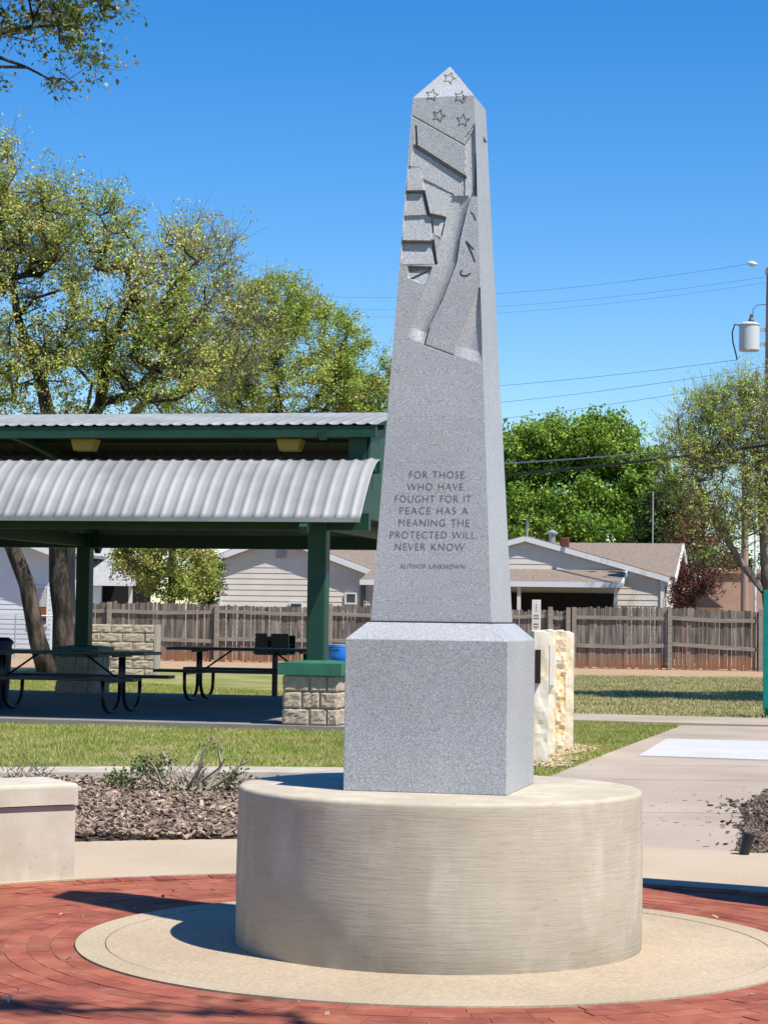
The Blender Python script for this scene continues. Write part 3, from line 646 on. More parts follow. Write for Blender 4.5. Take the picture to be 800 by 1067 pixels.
# ------------------------------------------------------------------ limestone slabs
def rough_block(mb,P8,nx_=10,nz=22,amp=.02,seed=0,faces=(0,1,2,3)):
    """P8: bottom four then top four corners (ccw); side faces subdivided and roughened"""
    b=P8[:4]; t=P8[4:]; c=sum(P8,Vector())/8
    for k in faces:
        A,B,C_,D_=b[k],b[(k+1)%4],t[(k+1)%4],t[k]; nrm=((B-A).cross(D_-A)).normalized()
        vs=[]; 
        for j in range(nz+1):
            for i in range(nx_+1):
                s=i/nx_; r_=j/nz; p=(A*(1-s)+B*s)*(1-r_)+(D_*(1-s)+C_*s)*r_
                e=min(1,4*min(s,1-s))*min(1,6*min(r_,1-r_)+.2)
                p=p+nrm*(mnoise.noise(p*7+Vector((seed,0,0)))*amp+mnoise.noise(p*23)*amp*.5)*e; vs.append(p)
        w_=nx_+1; mb.add(vs,[(j*w_+i,j*w_+i+1,(j+1)*w_+i+1,(j+1)*w_+i) for j in range(nz) for i in range(nx_)])
    mb.add(P8,[(4,5,6,7)])
def stone(nm,lab,xl,xr,Y0,dep,ytop,m,amp,mm2=None):
    zt=AY((xl+xr)/2,ytop,Y0).z; a=AY(xl,ytop,Y0).x; b_=AY(xr,ytop,Y0).x
    root=empty(nm,((a+b_)/2,Y0+dep/2,0),lab,'stone slab','upright limestone slabs beside the obelisk')
    mb=MB(); P=[Vector(p) for p in ((a,Y0,0),(b_,Y0,0),(b_+.02,Y0+dep,0),(a+.02,Y0+dep,0),(a,Y0,zt),(b_,Y0,zt-.01),(b_+.02,Y0+dep,zt+.01),(a+.02,Y0+dep,zt))]
    rough_block(mb,P,10,30,amp,seed=Y0); mb.build('slab',m,root); return root,a,b_,zt
r1,a,b_,zt=stone('limestone_slab','smooth cream limestone slab with dark bronze plaque, nearest of the upright slabs',556.5,572,20.0,.9,658,M_lime,.012)
mb=MB(); x0=AY(558,690,19.9).x; x1=AY(563.3,690,19.9).x; z0=AY(560,712,19.95).z; z1_=AY(560,677,19.95).z
mb.hexa([Vector(p) for p in ((x0,19.93,z0),(x1,19.93,z0),(x1,20.03,z0),(x0,20.03,z0))],[Vector(p) for p in ((x0,19.93,z1_),(x1,19.93,z1_),(x1,20.03,z1_),(x0,20.03,z1_))]); mb.build('plaque',M_bronze,r1)
r2,a,b_,zt=stone('limestone_slab','middle cream limestone slab carrying a pale narrow tablet',571,579,20.9,.8,657,M_lime,.015)
mb=MB(); xa=AY(572.5,690,20.86).x; xb=AY(577.5,690,20.86).x; za=AY(575,714,20.86).z; zb=AY(575,672,20.86).z
mb.hexa([Vector(p) for p in ((xa,20.84,za),(xb,20.84,za),(xb,20.9,za),(xa,20.9,za))],[Vector(p) for p in ((xa,20.84,zb),(xb,20.84,zb),(xb,20.9,zb),(xa,20.9,zb))]); mb.build('tablet',M_sign,r2)
r3,a,b_,zt=stone('limestone_slab','rough orange-stained limestone slab, farthest right of the upright slabs',578,590,21.6,.7,657.5,M_limer,.04)
r4,a,b_,zt=stone('limestone_slab','smooth white limestone slab behind the orange-stained slab',588,598,22.0,.9,659,M_lime,.01)
def peb():
    while True:
        y=random.uniform(19.4,22.6); x=random.gauss(1.42+(y-19.5)*.16,.13)
        if y<23.3: return x,y,0
V=[];
chips('gravel',peb,1600,mat('limestone_gravel',(.6,.48,.3),.9,island=.35),'pale limestone gravel round the foot of the upright slabs','gravel',.02,.07,z=.02)
# shaft of a narrow white marker
mk=AY(558.5,640,27.); mp_=empty('marker_post',(mk.x,27,0),'narrow white marker post with faded red print behind the limestone slabs','marker post')
w2=.055; ztp=AY(558.5,625,27).z; mb=MB(); mb.hexa([Vector((mk.x+a,27+b2,0)) for a,b2 in ((-w2,0),(w2,0),(w2,.03),(-w2,.03))],[Vector((mk.x+a,27+b2,ztp)) for a,b2 in ((-w2,0),(w2,0),(w2,.03),(-w2,.03))]); mb.build('board',M_sign,mp_,bevel=.004)
mb=MB()
for k,(zy,ww) in enumerate(((630,.008),(633,.008),(636,.008),(641,.03),(644,.035),(650,.03),(653,.028),(656,.008))):
    zz=AY(558.5,zy,27).z; mb.hexa([Vector((mk.x+a,26.995+b2,zz-.006)) for a,b2 in ((-ww,0),(ww,0),(ww,.004),(-ww,.004))],[Vector((mk.x+a,26.995+b2,zz+.006)) for a,b2 in ((-ww,0),(ww,0),(ww,.004),(-ww,.004))])
mb.build('print',M_red,mp_)

# ------------------------------------------------------------------ picnic pavilion
pv=empty('picnic_pavilion',PF(0,3,0),'open picnic pavilion with curved corrugated metal roofs on green posts','pavilion',rz=PF.rot())
SL=.06; PW=.325; _ru,_rv,_=PF.loc(G(78.5,727)); UW=_ru; VD=_rv; VE=-.42
mb=MB(); mb.fbox(PF,-15,.9,slab_v0,VD+1.0,-.1,SL); mb.build('floor_slab',M_slab,pv)
def block_pier(u,v,parent,name='block_pier',w=.325,h=None,top=None,courses=3,label=None):
    F=PF; z0=SL; z1=top; mb=MB(); ch=(z1-z0)/courses; g=.006
    mb.fbox(F,u-w+.018,u+w-.018,v-w+.018,v+w-.018,z0,z1-.005)
    def face(fn):   # fn(s,z)->point ; s in -1..1
        for c in range(courses):
            cuts=[-1,-.3,.35,1] if c%2 else [-1,-.02,.62,1]
            for s0,s1 in zip(cuts[:-1],cuts[1:]):
                nn=8; vs=[]
                for j in range(nn+1):
                    for i in range(nn+1):
                        s=s0+(s1-s0)*i/nn; z=z0+c*ch+ch*j/nn
                        ee=min(i,nn-i,j,nn-j)
                        inset=.0 if ee>0 else .008
                        s2=s+(g/w if i==0 else -g/w if i==nn else 0); z2=z+(g if j==0 else -g if j==nn else 0)
                        p=fn(s2,z2,0); dsp=(mnoise.noise(p*16)*.009+mnoise.noise(p*42)*.009+.006) if ee>0 else -inset
                        vs.append(fn(s2,z2,dsp))
                mb.add(vs,[(j*(nn+1)+i,j*(nn+1)+i+1,(j+1)*(nn+1)+i+1,(j+1)*(nn+1)+i) for j in range(nn) for i in range(nn)])
    face(lambda s,z,d:F(u+s*w,v-w-d,z)); face(lambda s,z,d:F(u+w+d,v+s*w,z)); face(lambda s,z,d:F(u-w-d,v-s*w,z)); face(lambda s,z,d:F(u-s*w,v+w+d,z))
    o=mb.build(name,M_block,parent)
    if label: o['label']=label
    return o
ZC=PF.pv(322.5,703.5,0)[2]; ZC2=PF.pv(322.5,691,-.03)[2]
piers=[(0,PW),(UW,PW),(0,VD+PW),(UW,VD+PW),(2*UW,PW),(2*UW,VD+PW)]
ue,_,ze=PF.pv(375,541,VE); _,vt,zt_=PF.pu(397,478,ue)
print('eave',ue,ze,'top',vt,zt_)
VM=(PW+VD+PW)/2
_,_,zu=PF.pv(400,441.5,vt-.25); _,_,zcr=PF.pv(400,436,VM)
print('upper',zu,zcr,'cap',ZC,ZC2)
U0=-14.5
for (u,v) in piers:
    block_pier(u,v,pv,top=ZC)
    mb=MB(); c=.375; mb.fbox(PF,u-c,u+c,v-c,v+c,ZC,ZC2); mb.add([PF(u-c,v-c,ZC2),PF(u+c,v-c,ZC2),PF(u+c,v+c,ZC2),PF(u-c,v+c,ZC2),PF(u-.13,v-.13,ZC2+.03),PF(u+.13,v-.13,ZC2+.03),PF(u+.13,v+.13,ZC2+.03),PF(u-.13,v+.13,ZC2+.03)],[(0,1,5,4),(1,2,6,5),(2,3,7,6),(3,0,4,7),(4,5,6,7)]); mb.build('pier_cap',M_greencap,pv)
    mb=MB(); h_=.11; mb.fbox(PF,u-h_,u+h_,v-h_,v+h_,ZC2,ze+.12); mb.build('post',M_green,pv,bevel=.02)
def corr(name,prof,u0,u1,per=.16,amp=.009,m=M_galv,flat=False,n=10):
    """corrugated sheet: prof is a list of (v,z)"""
    nu=int((u1-u0)/per*n); us=np.linspace(u0,u1,nu+1); V=[];P=np.array(prof)
    tv=np.gradient(P[:,0]); tz=np.gradient(P[:,1]); ln=np.hypot(tv,tz); nv_=-tz/ln; nz_=tv/ln
    sg=np.sign(nz_); nv_*=sg; nz_*=sg
    ph=(us-u0)/per*2*np.pi; off=amp*(2*np.power(.5+.5*np.cos(ph),3.)-.6)
    VV=P[:,0][:,None]+nv_[:,None]*off[None]; ZZ=P[:,1][:,None]+nz_[:,None]*off[None]; UU_=np.broadcast_to(us[None],VV.shape)
    W=np.array(PF.o)+UU_[...,None]*np.array(PF.e1)+VV[...,None]*np.array(PF.e2); W[...,2]+=ZZ
    k=len(us); idx=np.arange(W.shape[0]*k).reshape(-1,k); F_=np.stack([idx[:-1,:-1],idx[:-1,1:],idx[1:,1:],idx[1:,:-1]],-1).reshape(-1,4)
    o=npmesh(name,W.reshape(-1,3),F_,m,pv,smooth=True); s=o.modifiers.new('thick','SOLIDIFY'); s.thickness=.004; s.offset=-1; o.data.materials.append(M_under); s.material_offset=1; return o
def qprof(v0,z0,v1,z1,n=14,k=1.5):
    P=[]
    for i in range(n+1):
        t=i/n; P.append((v0+(v1-v0)*t,z0+(z1-z0)*math.sin(t*k)/math.sin(k)))
    return P
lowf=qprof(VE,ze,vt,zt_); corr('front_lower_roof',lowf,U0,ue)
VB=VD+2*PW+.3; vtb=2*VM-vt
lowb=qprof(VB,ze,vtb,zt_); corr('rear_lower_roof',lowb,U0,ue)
vf=vt-.25; up=[]
for i in range(25):
    t=-1+2*i/24; up.append((VM+t*(VM-vf),zu+(zcr-zu)*(math.cos(t*1.15)-math.cos(1.15))/(1-math.cos(1.15))))
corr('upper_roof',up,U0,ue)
# beams
mb=MB(); 
mb.fbox(PF,U0,ue-.02,vf+.02,vf+.10,zu-.15,zu-.02); mb.build('front_fascia_beam',M_green,pv)
mb=MB(); vf2=2*VM-vf; mb.fbox(PF,U0,ue-.02,vf2-.10,vf2-.02,zu-.15,zu-.02); mb.build('rear_fascia_beam',M_green,pv)
mb=MB(); mb.fbox(PF,U0,ue-.05,PW-.06,PW+.06,ze-.10,ze+.10); mb.build('front_eave_beam',M_green,pv)
mb=MB(); mb.fbox(PF,U0,ue-.05,VD+PW-.06,VD+PW+.06,ze-.10,ze+.10); mb.build('rear_eave_beam',M_green,pv)
for vv in (vt+.04,vtb-.12):
    mb=MB(); mb.fbox(PF,U0,ue-.02,vv,vv+.08,zt_-.17,zt_-.03); mb.build('clerestory_beam',M_green,pv)
up0=PF.pv(363.5,460,vt-.02)[0]; up1=PF.pv(382,460,vt-.02)[0]
for k in (0,1,2):
    for vv in (vt-.02,vtb-.14):
        mb=MB(); mb.fbox(PF,up0+k*UW,up1+k*UW,vv,vv+.16,zt_-.1,zu+.0); mb.build('clerestory_post',M_green,pv)
        # curved rafter below the lower roofs and tie below the upper one
    for P_,nm in ((lowf,'curved_rafter'),(lowb,'curved_rafter')):
        mb=MB(); 
        for (a,b2) in zip(P_[:-1],P_[1:]): mb.bar(PF(k*UW,a[0],a[1]-.13),PF(k*UW,b2[0],b2[1]-.13),.09,.12)
        mb.build(nm,M_green,pv)
    mb=MB()
    for (a,b2) in zip(up[:-1],up[1:]): mb.bar(PF(k*UW,a[0],a[1]-.13),PF(k*UW,b2[0],b2[1]-.13),.09,.12)
    mb.build('curved_rafter',M_green,pv)
    mb=MB(); mb.fbox(PF,k*UW-.05,k*UW+.05,PW,VD+PW,ze-.08,ze+.10); mb.build('tie_beam',M_green,pv)
for (P_) in (lowf,lowb,up):
    for j in range(2,len(P_)-1,5):
        mb=MB(); mb.fbox(PF,U0,ue-.03,P_[j][0]-.03,P_[j][0]+.03,P_[j][1]-.13,P_[j][1]-.075); mb.build('purlin',M_green,pv)
mb=MB(); pr=[(vt-.05,zt_-.18)]+[(a,b2-.02) for a,b2 in up if vt-.02<=a<=vtb+.02]+[(vtb+.05,zt_-.18)]+[(a,b2-.03) for a,b2 in lowb[::-1][:4]]+[(VD+PW,ze+.05),(PW,ze+.05)]+[(a,b2-.03) for a,b2 in lowf[4:-1]]
mb.prism([PF(ue-.16,a,b2) for a,b2 in pr],tuple(PF.e1*.03)); mb.build('gable_dark_fill',M_green,pv)  # green end plate extended as dark fill where sky showed through
# eave trim
mb=MB(); mb.fbox(PF,U0,ue,VE-.012,VE+.0,ze-.035,ze+.014); mb.build('eave_trim',M_galv,pv)
for (xa,xb) in ((73.5,98.5),(287.5,313.5)):
    ya,yb=457.,469.5
    V8=[]
    vl=vf+.35; a=PF.pv(xa,ya,vl); b2=PF.pv(xb,ya,vl); c_=PF.pv(xb-3,yb,vl); d_=PF.pv(xa+3,yb,vl)
    mb=MB(); mb.hexa([PF(d_[0],vl,d_[2]),PF(c_[0],vl,c_[2]),PF(c_[0],vl+.2,c_[2]),PF(d_[0],vl+.2,d_[2])],[PF(a[0],vl,a[2]),PF(b2[0],vl,b2[2]),PF(b2[0],vl+.26,b2[2]),PF(a[0],vl+.26,a[2])])
    fx=mb.build('light_fixture',M_fix,pv,bevel=.01); um=(a[0]+b2[0])/2
    mb=MB(); mb.fbox(PF,um-.03,um+.03,vl+.1,vl+.16,a[2],zu+.03); mb.build('bracket',M_black,fx)

# ------------------------------------------------------------------ picnic tables
TL=2.4
def make_table():
    F=Frame((0,0),0); r_=empty('picnic_table',(0,0,0),'t','picnic table','black steel picnic tables under the pavilion')
    mb=MB()
    for k in range(5): mb.fbox(F,-TL/2,TL/2,-.36+k*.146,-.36+k*.146+.137,.735,.775)
    mb.build('tabletop',M_black,r_,bevel=.006)
    for s in (-1,1):
        mb=MB()
        for k in range(2): mb.fbox(F,-TL/2-.03,TL/2+.03,s*.72-.135+k*.138,s*.72-.135+k*.138+.13,.425,.465)
        mb.build('bench',M_black,r_,bevel=.006)
    for s in (-1,1):
        x=s*.80; 
        for w_ in (-1,1):
            mb=MB(); pts=[(x,w_*.06,.73),(x,w_*.07,.45),(x,w_*.08,.22)]
            for i in range(9):
                t=math.pi*i/8; cy_=w_*.40; pts.append((x,cy_-w_*.31*math.cos(t),.22-.19*math.sin(t)))
            pts+=[(x,w_*.72,.42)]; mb.tube(pts,.026,8); mb.build('leg_frame',M_black,r_,smooth=True)
        mb=MB(); mb.bar((x,-.7,.405),(x,.7,.405),.04,.03); mb.bar((x,-.34,.72),(x,.34,.72),.04,.03); mb.build('cross_bar',M_black,r_)
        mb=MB(); mb.tube([(x,0,.40),(x-s*.48,0,.73)],.014,6); mb.build('brace',M_black,r_)
    return r_
tb=make_table()
fu=PF.loc(G(121,745,.05)); tb.location=PF(fu[0]-TL/2+.40,fu[1]+.2,SL); tb.rotation_euler=(0,0,PF.rot())
tb['label']='black steel picnic table under the pavilion, the nearer one at left'
t2=copy_tree(tb); fu=PF.loc(G(203,731,.05)); t2.location=PF(fu[0]+.80,fu[1]+.2,SL); t2['label']='black steel picnic table half hidden behind the front stone pier'

# grill
gp=G(286,730,.0); gz=0
gr=empty('park_grill',(gp.x,gp.y,0),'black pedestal park grill with notched sides standing beyond the right picnic table','grill')
mb=MB(); mb.tube([gp,gp+Vector((0,0,.72))],.045,12); mb.build('pedestal',M_black,gr)
GF=Frame(gp,20.8)
mb=MB(); mb.fbox(GF,-.26,.26,-.18,.18,.70,.72); mb.fbox(GF,-.26,-.24,-.18,.18,.72,.92); mb.fbox(GF,-.02,.26,.16,.18,.72,1.0); mb.fbox(GF,-.26,-.04,.16,.18,.72,.98);mb.build('firebox',M_black,gr)
for u0,u1 in ((-.27,-.05),(-.01,.29)):
    poly=[GF(u0-.04 if u0<-.1 else u0,-.18,.72),GF(u1+.02,-.18,.72),GF(u1+(.0 if u1>0 else -.02),-.18,1.03)]
    nn=5; L_=[]
    for k in range(nn): 
        zz=1.03-.3*k/nn; L_+= [GF(u0+.03,-.18,zz),GF(u0+.0,-.18,zz-.03)]
    mb=MB(); mb.prism(poly+L_,tuple(GF.e2*.02)); mb.build('notched_side',M_black,gr)
mb=MB()
for k in range(9): mb.bar(GF(-.24,-.15+k*.035,.86),GF(.25,-.15+k*.035,.86),.01)
mb.build('grate',M_black,gr)

# barrels
YB=36.5; c=AY(359,672,YB); bx=empty('blue_barrel',(c.x,YB,.0),'bright blue plastic barrel behind the green post','barrel')
zt2=AY(357,671.5,YB).z
mb=MB(); mb.lathe((c.x,YB,0),[(.26,.0),(.29,.06),(.295,.3),(.30,.32),(.295,.34),(.295,.6),(.30,.62),(.295,.64),(.29,zt2-.06),(.27,zt2-.03)],32); mb.build('barrel_body',M_blue,bx,smooth=True,auto=50)
mb=MB(); mb.lathe((c.x,YB,0),[(.285,zt2-.04),(.285,zt2),(.26,zt2+.003)],32); mb.build('rim',M_bluelid,bx,smooth=True,auto=40)
c=G(-8,737,.06); zt2=AY(-8,664,c.y).z; tc_=empty('trash_can',(c.x,c.y,.06),'dark blue ribbed trash can at the left edge beside the picnic table','trash can')
mb=MB(); mb.lathe((c.x,c.y,0),[(.2,.06),(.23,.5),(.245,zt2-.08)],28); mb.build('can_body',M_darkblue,tc_,smooth=True,auto=50)
mb=MB(); mb.lathe((c.x,c.y,0),[(.262,zt2-.09),(.265,zt2-.05),(.2,zt2)],28); mb.build('lid',M_darkblue,tc_,smooth=True,auto=50)

# free stone block
c0=G(101,705.5); c1_=G(163,707)
SF=Frame(((c0.x+c1_.x)/2,(c0.y+c1_.y)/2),2)
sb=empty('block_screen_wall',SF(0,.3,0),'square tan split-face block wall standing on the grass behind the left table','block wall')
zt3=SF.pv(130,650.5,0)[2]; hw=SF.pv(161.5,690,0)[0]; hw0=SF.pv(93,690,0)[0]
mb=MB(); courses=6; ch=zt3/courses; mb.fbox(SF,hw0+.02,hw-.02,.02,.58,0,zt3-.01)
for c in range(courses):
    cuts=[hw0+(hw-hw0)*t for t in ((0,.33,.66,1) if c%2 else (0,.16,.5,.84,1))]
    for u0,u1 in zip(cuts[:-1],cuts[1:]):
        nn=7; vs=[]
        for j in range(nn+1):
            for i in range(nn+1):
                ee=min(i,nn-i,j,nn-j); u=u0+.006+(u1-u0-.012)*i/nn; z=c*ch+.005+(ch-.01)*j/nn; p=SF(u,0,z)
                d_=(mnoise.noise(p*14)*.014+mnoise.noise(p*35)*.012+.008) if ee>0 else -.008; vs.append(SF(u,-d_,z))
        mb.add(vs,[(j*(nn+1)+i,j*(nn+1)+i+1,(j+1)*(nn+1)+i+1,(j+1)*(nn+1)+i) for j in range(nn) for i in range(nn)])
mb.build('block_courses',M_block,sb)
mb=MB(); mb.fbox(SF,hw-.02,hw+.03,-.01,.6,0,zt3); mb.build('corner_facing',M_mortar,sb)

# ------------------------------------------------------------------ fences
def picket_fence(label,pa,pb,px_posts,ytops,panels=1,seed=1,hz=1.62):
    """pa,pb: ground points of the ends; posts at given fractions"""
    random.seed(seed); d=(pb-pa); Lf=d.length; d.normalize(); nrm=Vector((-d.y,d.x,0)); 
    r_=empty('picket_fence',(pa+pb)/2,label,'fence','weathered wooden fences behind the pavilion and path')
    mb=MB(); s=0
    while s<Lf:
        wd=random.uniform(.088,.102); gp_=random.choice([.003,.005,.008,.014]); f=s/Lf
        h=hz+.035*math.sin(s*.9)+random.gauss(0,.018); tl=random.gauss(0,.006); p=pa+d*s; off=nrm*random.gauss(0,.006)
        a=p+off; b2=p+d*wd+off; t=Vector((0,0,1)); n_=nrm*.016; z0=random.uniform(.0,.05)
        P=[a+t*z0,b2+t*z0,b2+t*(h-.03)+d*tl,b2-d*.03+t*h+d*tl,a+d*.03+t*h+d*tl,a+t*(h-.03)+d*tl]
        mb.prism(P,n_); s+=wd+gp_
    mb.build('pickets',M_wood,r_)
    fr=[0]+px_posts+[1]
    for f in px_posts+([0,1]):
        p=pa+d*(f*Lf)-nrm*.06; mb=MB(); hh=hz+random.uniform(.0,.06); w_=.055
        q4=[p-d*w_-nrm*.05,p+d*w_-nrm*.05,p+d*w_+nrm*.04,p-d*w_+nrm*.04]; mb.hexa(q4,[k+Vector((0,0,hh)) for k in q4]); mb.build('fence_post',M_rail,r_)
    fs=sorted(set(fr))
    for zr in (.62,1.34):
        for f0,f1 in zip(fs[:-1],fs[1:]):
            a=pa+d*(f0*Lf+.06)-nrm*.025; b2=pa+d*(f1*Lf-.06)-nrm*.025; dz=random.gauss(0,.03); m_=(a+b2)/2+Vector((0,0,random.uniform(-.05,.0)))
            mb=MB(); mb.bar(a+Vector((0,0,zr+dz)),m_+Vector((0,0,zr)),.04,.10); mb.bar(m_+Vector((0,0,zr)),b2+Vector((0,0,zr-dz)),.04,.10); mb.build('rail',M_rail,r_)
    return r_
fl0=Vector((-8.05,59.7,0)); fl1=Vector((4.9,57.5,0)); fr1=Vector((10.8,56.6,0))
def frac(px,a,b2):   # fraction along a-b where picture column px meets it
    n=Vector((-(b2-a).y,(b2-a).x,0)); h_=hit(px,680,a,n); return (h_-a).dot(b2-a)/(b2-a).length_squared
picket_fence('weathered grey picket fence running from the block wall to behind the obelisk',fl0,fl1,[frac(x,fl0,fl1) for x in (114,226,344,460,573)],None,seed=3,hz=1.55)
picket_fence('weathered picket fence with rust-stained foot behind the right-hand grass',fl1+Vector((.15,0,0)),fr1,[frac(x,fl1,fr1) for x in (694,791)],None,seed=4,hz=1.6)
# chain link at the left
cl=empty('chain_link_fence',(-10,59,0),'low thin chain-link fence before the white house at left','fence')
A=Vector((-14,58.5,0)); B=Vector((-8.2,59.5,0)); mb=MB()
for f in (0,.35,.7,1):
    p=A.lerp(B,f); mb=MB(); mb.tube([p,p+Vector((0,0,1.2))],.025,6); mb.build('post',M_pipe,cl)
mb=MB(); mb.tube([A+Vector((0,0,1.18)),B+Vector((0,0,1.18))],.02,6); mb.build('top_rail',M_pipe,cl)
mb=MB(); n=60
for k in range(-12,n):
    for s in (1,-1):
        p=A.lerp(B,k/n); q_=A.lerp(B,(k+12)/n)
        if s<0: p,q_=q_,p
        if 0<=k and k+12<=n: mb.tube([p+Vector((0,0,.03)),q_+Vector((0,0,1.15))],.004,3,False)
mb.build('wire_mesh',M_pipe,cl)

# ------------------------------------------------------------------ houses
def lap_wall(name,F,v,poly,m,parent,lap=.17,side=False,u_const=None):
    """poly list of (u,z); horizontal lap boards clipped to the outline. side: plane u=const, poly in (v,z)"""
    zs=[p[1] for p in poly]; z0=min(zs); z1=max(zs); mb=MB()
    def span(z):
        xs=[]
        n=len(poly)
        for i in range(n):
            (a,za),(b2,zb)=poly[i],poly[(i+1)%n]
            if (za-z)*(zb-z)<0: xs.append(a+(b2-a)*(z-za)/(zb-za))
        return (min(xs),max(xs)) if len(xs)>1 else None
    z=z0
    P=(lambda s,o,z:F(s,v-o,z)) if not side else (lambda s,o,z:F(v+o,s,z))
    while z<z1-.01:
        zt=min(z+lap,z1-.002); s0=span(z+.004); s1=span(zt-.004)
        if s0 and s1:
            o0,o1=.016,.003
            mb.add([P(s0[0],o0,z),P(s0[1],o0,z),P(s1[1],o1,zt),P(s1[0],o1,zt),P(s0[0],0,z),P(s0[1],0,z),P(s1[1],0,zt),P(s1[0],0,zt)],[(0,1,2,3),(4,5,1,0),(1,5,6,2),(0,3,7,4),(3,2,6,7),(7,6,5,4)])
        z+=lap
    return mb.build(name,m,parent)
def slabroof(name,F,pts,th,m,parent):
    mb=MB(); n=(pts[1]-pts[0]).cross(pts[3]-pts[0]).normalized()
    if n.z<0: n=-n
    mb.prism(pts,tuple(-n*th)); return mb.build(name,m,parent)
def fascia(F,p,q_,h,parent,t=.04,name='fascia',m=None):
    mb=MB(); mb.bar(p,q_,t,h); return mb.build(name,m or M_trim,parent)

# middle house
def mainroof(F,u0,u1,v0,vr,zr,slu,parent):
    """ridge running along u behind a front gable; front slope reaches the gable's eave level at v0"""
    ze_=zr-slu*(u1-u0); 
    slabroof('main_roof_slope',F,[p+Vector((0,0,.09)) for p in (F(u0,vr,zr),F(u1,vr,zr),F(u1,v0,ze_),F(u0,v0,ze_))],.1,M_shingle,parent)
    slabroof('main_roof_slope',F,[p+Vector((0,0,.09)) for p in (F(u0,vr,zr),F(u1,vr,zr),F(u1,2*vr-v0,ze_),F(u0,2*vr-v0,ze_))],.1,M_shingle,parent)
    fascia(F,F(u1+.02,v0,ze_),F(u1+.02,vr,zr),.14,parent,.05); fascia(F,F(u1+.02,vr,zr),F(u1+.02,2*vr-v0,ze_),.2,parent,.05)
    return ze_
HF=Frame((0,0),10.); vB=64.5; ov=.2
hb=empty('cream_house',HF(-25,64,0),'cream lap-sided gable house between the pavilion posts','house','single-storey houses behind the fence')
L0=HF.pv(228,592,vB); Rr=HF.pv(398,592,vB); pk=HF.pv(288,558.5,vB-ov); le=HF.pv(213,585.5,vB-ov)
zr=pk[2]; sl=(pk[2]-le[2])/(pk[0]-le[0]); DB=8.
ul,ur=L0[0],HF.pv(391,600,vB)[0]
hb.location=HF(pk[0],vB,0)
wz=lambda u,o=0:zr-.06-sl*abs(u-pk[0])
lap_wall('front_wall',HF,vB,[(ul,0),(ur,0),(ur,wz(ur)),(pk[0],wz(pk[0])),(ul,wz(ul))],M_siding,hb)
mb=MB(); mb.fbox(HF,ul,ul+.1,vB-.04,vB+9,0,wz(ul)-.1); mb.build('left_wall',M_siding,hb)
mb=MB(); mb.fbox(HF,ur-.1,ur,vB,vB+DB,0,wz(ur)-.1); mb.build('right_wall',M_siding,hb)
mainroof(HF,pk[0],ur+.4,vB+.06,vB-ov+DB/2,zr-.02,sl,hb)
mb=MB(); mb.fbox(HF,ul-.03,ul+.09,vB-.06,vB-.02,0,wz(ul)); mb.build('corner_board',M_trim,hb)
for s,(ue_) in ((-1,le[0]),(1,ur+.4)):
    ze_=zr-sl*abs(ue_-pk[0]); pts=[HF(pk[0],vB-ov,zr),HF(ue_,vB-ov,ze_),HF(ue_,vB+(DB if s<0 else 1.),ze_),HF(pk[0],vB+(DB if s<0 else DB/2),zr)]
    slabroof('roof_slope',HF,[p+Vector((0,0,.10)) for p in pts],.1,M_shingle,hb)
    fascia(HF,HF(pk[0],vB-ov-.02,zr-.02),HF(ue_,vB-ov-.02,ze_-.02),.17,hb)
def window(F,v,px0,px1,py0,py1,parent,off=.05,m=None,mull=0):
    a=F.pv(px0,py0,v-off); b2=F.pv(px1,py1,v-off); u0,u1=sorted((a[0],b2[0])); z0,z1=sorted((a[2],b2[2]))
    mb=MB(); t=.05
    for r_ in ((u0-t,u1+t,z1,z1+t),(u0-t,u1+t,z0-t,z0),(u0-t,u0,z0,z1),(u1,u1+t,z0,z1)): mb.fbox(F,r_[0],r_[1],v-off-.02,v-off+.02,r_[2],r_[3])
    for k in range(mull): 
        zz=z0+(z1-z0)*(k+1)/(mull+1); mb.fbox(F,u0,u1,v-off-.015,v-off+.015,zz-.02,zz+.02)
    fr=mb.build('window',M_trim,parent); mb=MB(); mb.fbox(F,u0,u1,v-off,v-off+.01,z0,z1); mb.build('pane',m or M_glass,fr); return fr
window(HF,vB,361,370,619,628,hb,mull=0); window(HF,vB,303,314,629,640,hb)
mb=MB(); a=HF.pv(288,581,vB-.05); b2=HF.pv(298,570,vB-.05); mb.fbox(HF,a[0],b2[0],vB-.07,vB-.03,a[2],b2[2]); vn=mb.build('gable_vent',M_shingleg,hb)
mb=MB()
for k in range(4):
    a=HF.pv(375+k*1.6,632,vB-.06); b2=HF.pv(375.8+k*1.6,608,vB-.06); mb.fbox(HF,a[0],b2[0],vB-.08,vB-.04,a[2]-.5,b2[2])
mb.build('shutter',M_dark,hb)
# small wing at its left, seen over the rake
# right house
vC=64.; ovc=.11
hc_=empty('cream_house',HF(0,0,0),'cream house with brown shingle roof and dark porch right of the obelisk','house','single-storey houses behind the fence')
pk=HF.pv(547,561,vC-ovc); wr=HF.pv(690,603,vC); re=HF.pv(697,604,vC-ovc); sl=(pk[2]-re[2])/(re[0]-pk[0]); zr=pk[2]
ur=wr[0]; ul=2*pk[0]-ur; hc_.location=HF(pk[0],vC,0); DC=8.
wz=lambda u:zr-.06-sl*abs(u-pk[0])
lap_wall('front_wall',HF,vC,[(ul,0),(ur,0),(ur,wz(ur)),(pk[0],wz(pk[0])),(ul,wz(ul))],M_siding,hc_)
vrid=vC-ovc+DC/2+.25; rg=HF.pu(711,565,re[0]+.15); vrid=rg[1]; print('ridge',rg,zr,vC)
vrid=min(max(vrid,vC+2.5),vC+6)
DC=2*(vrid-vC)
uend=re[0]-.25
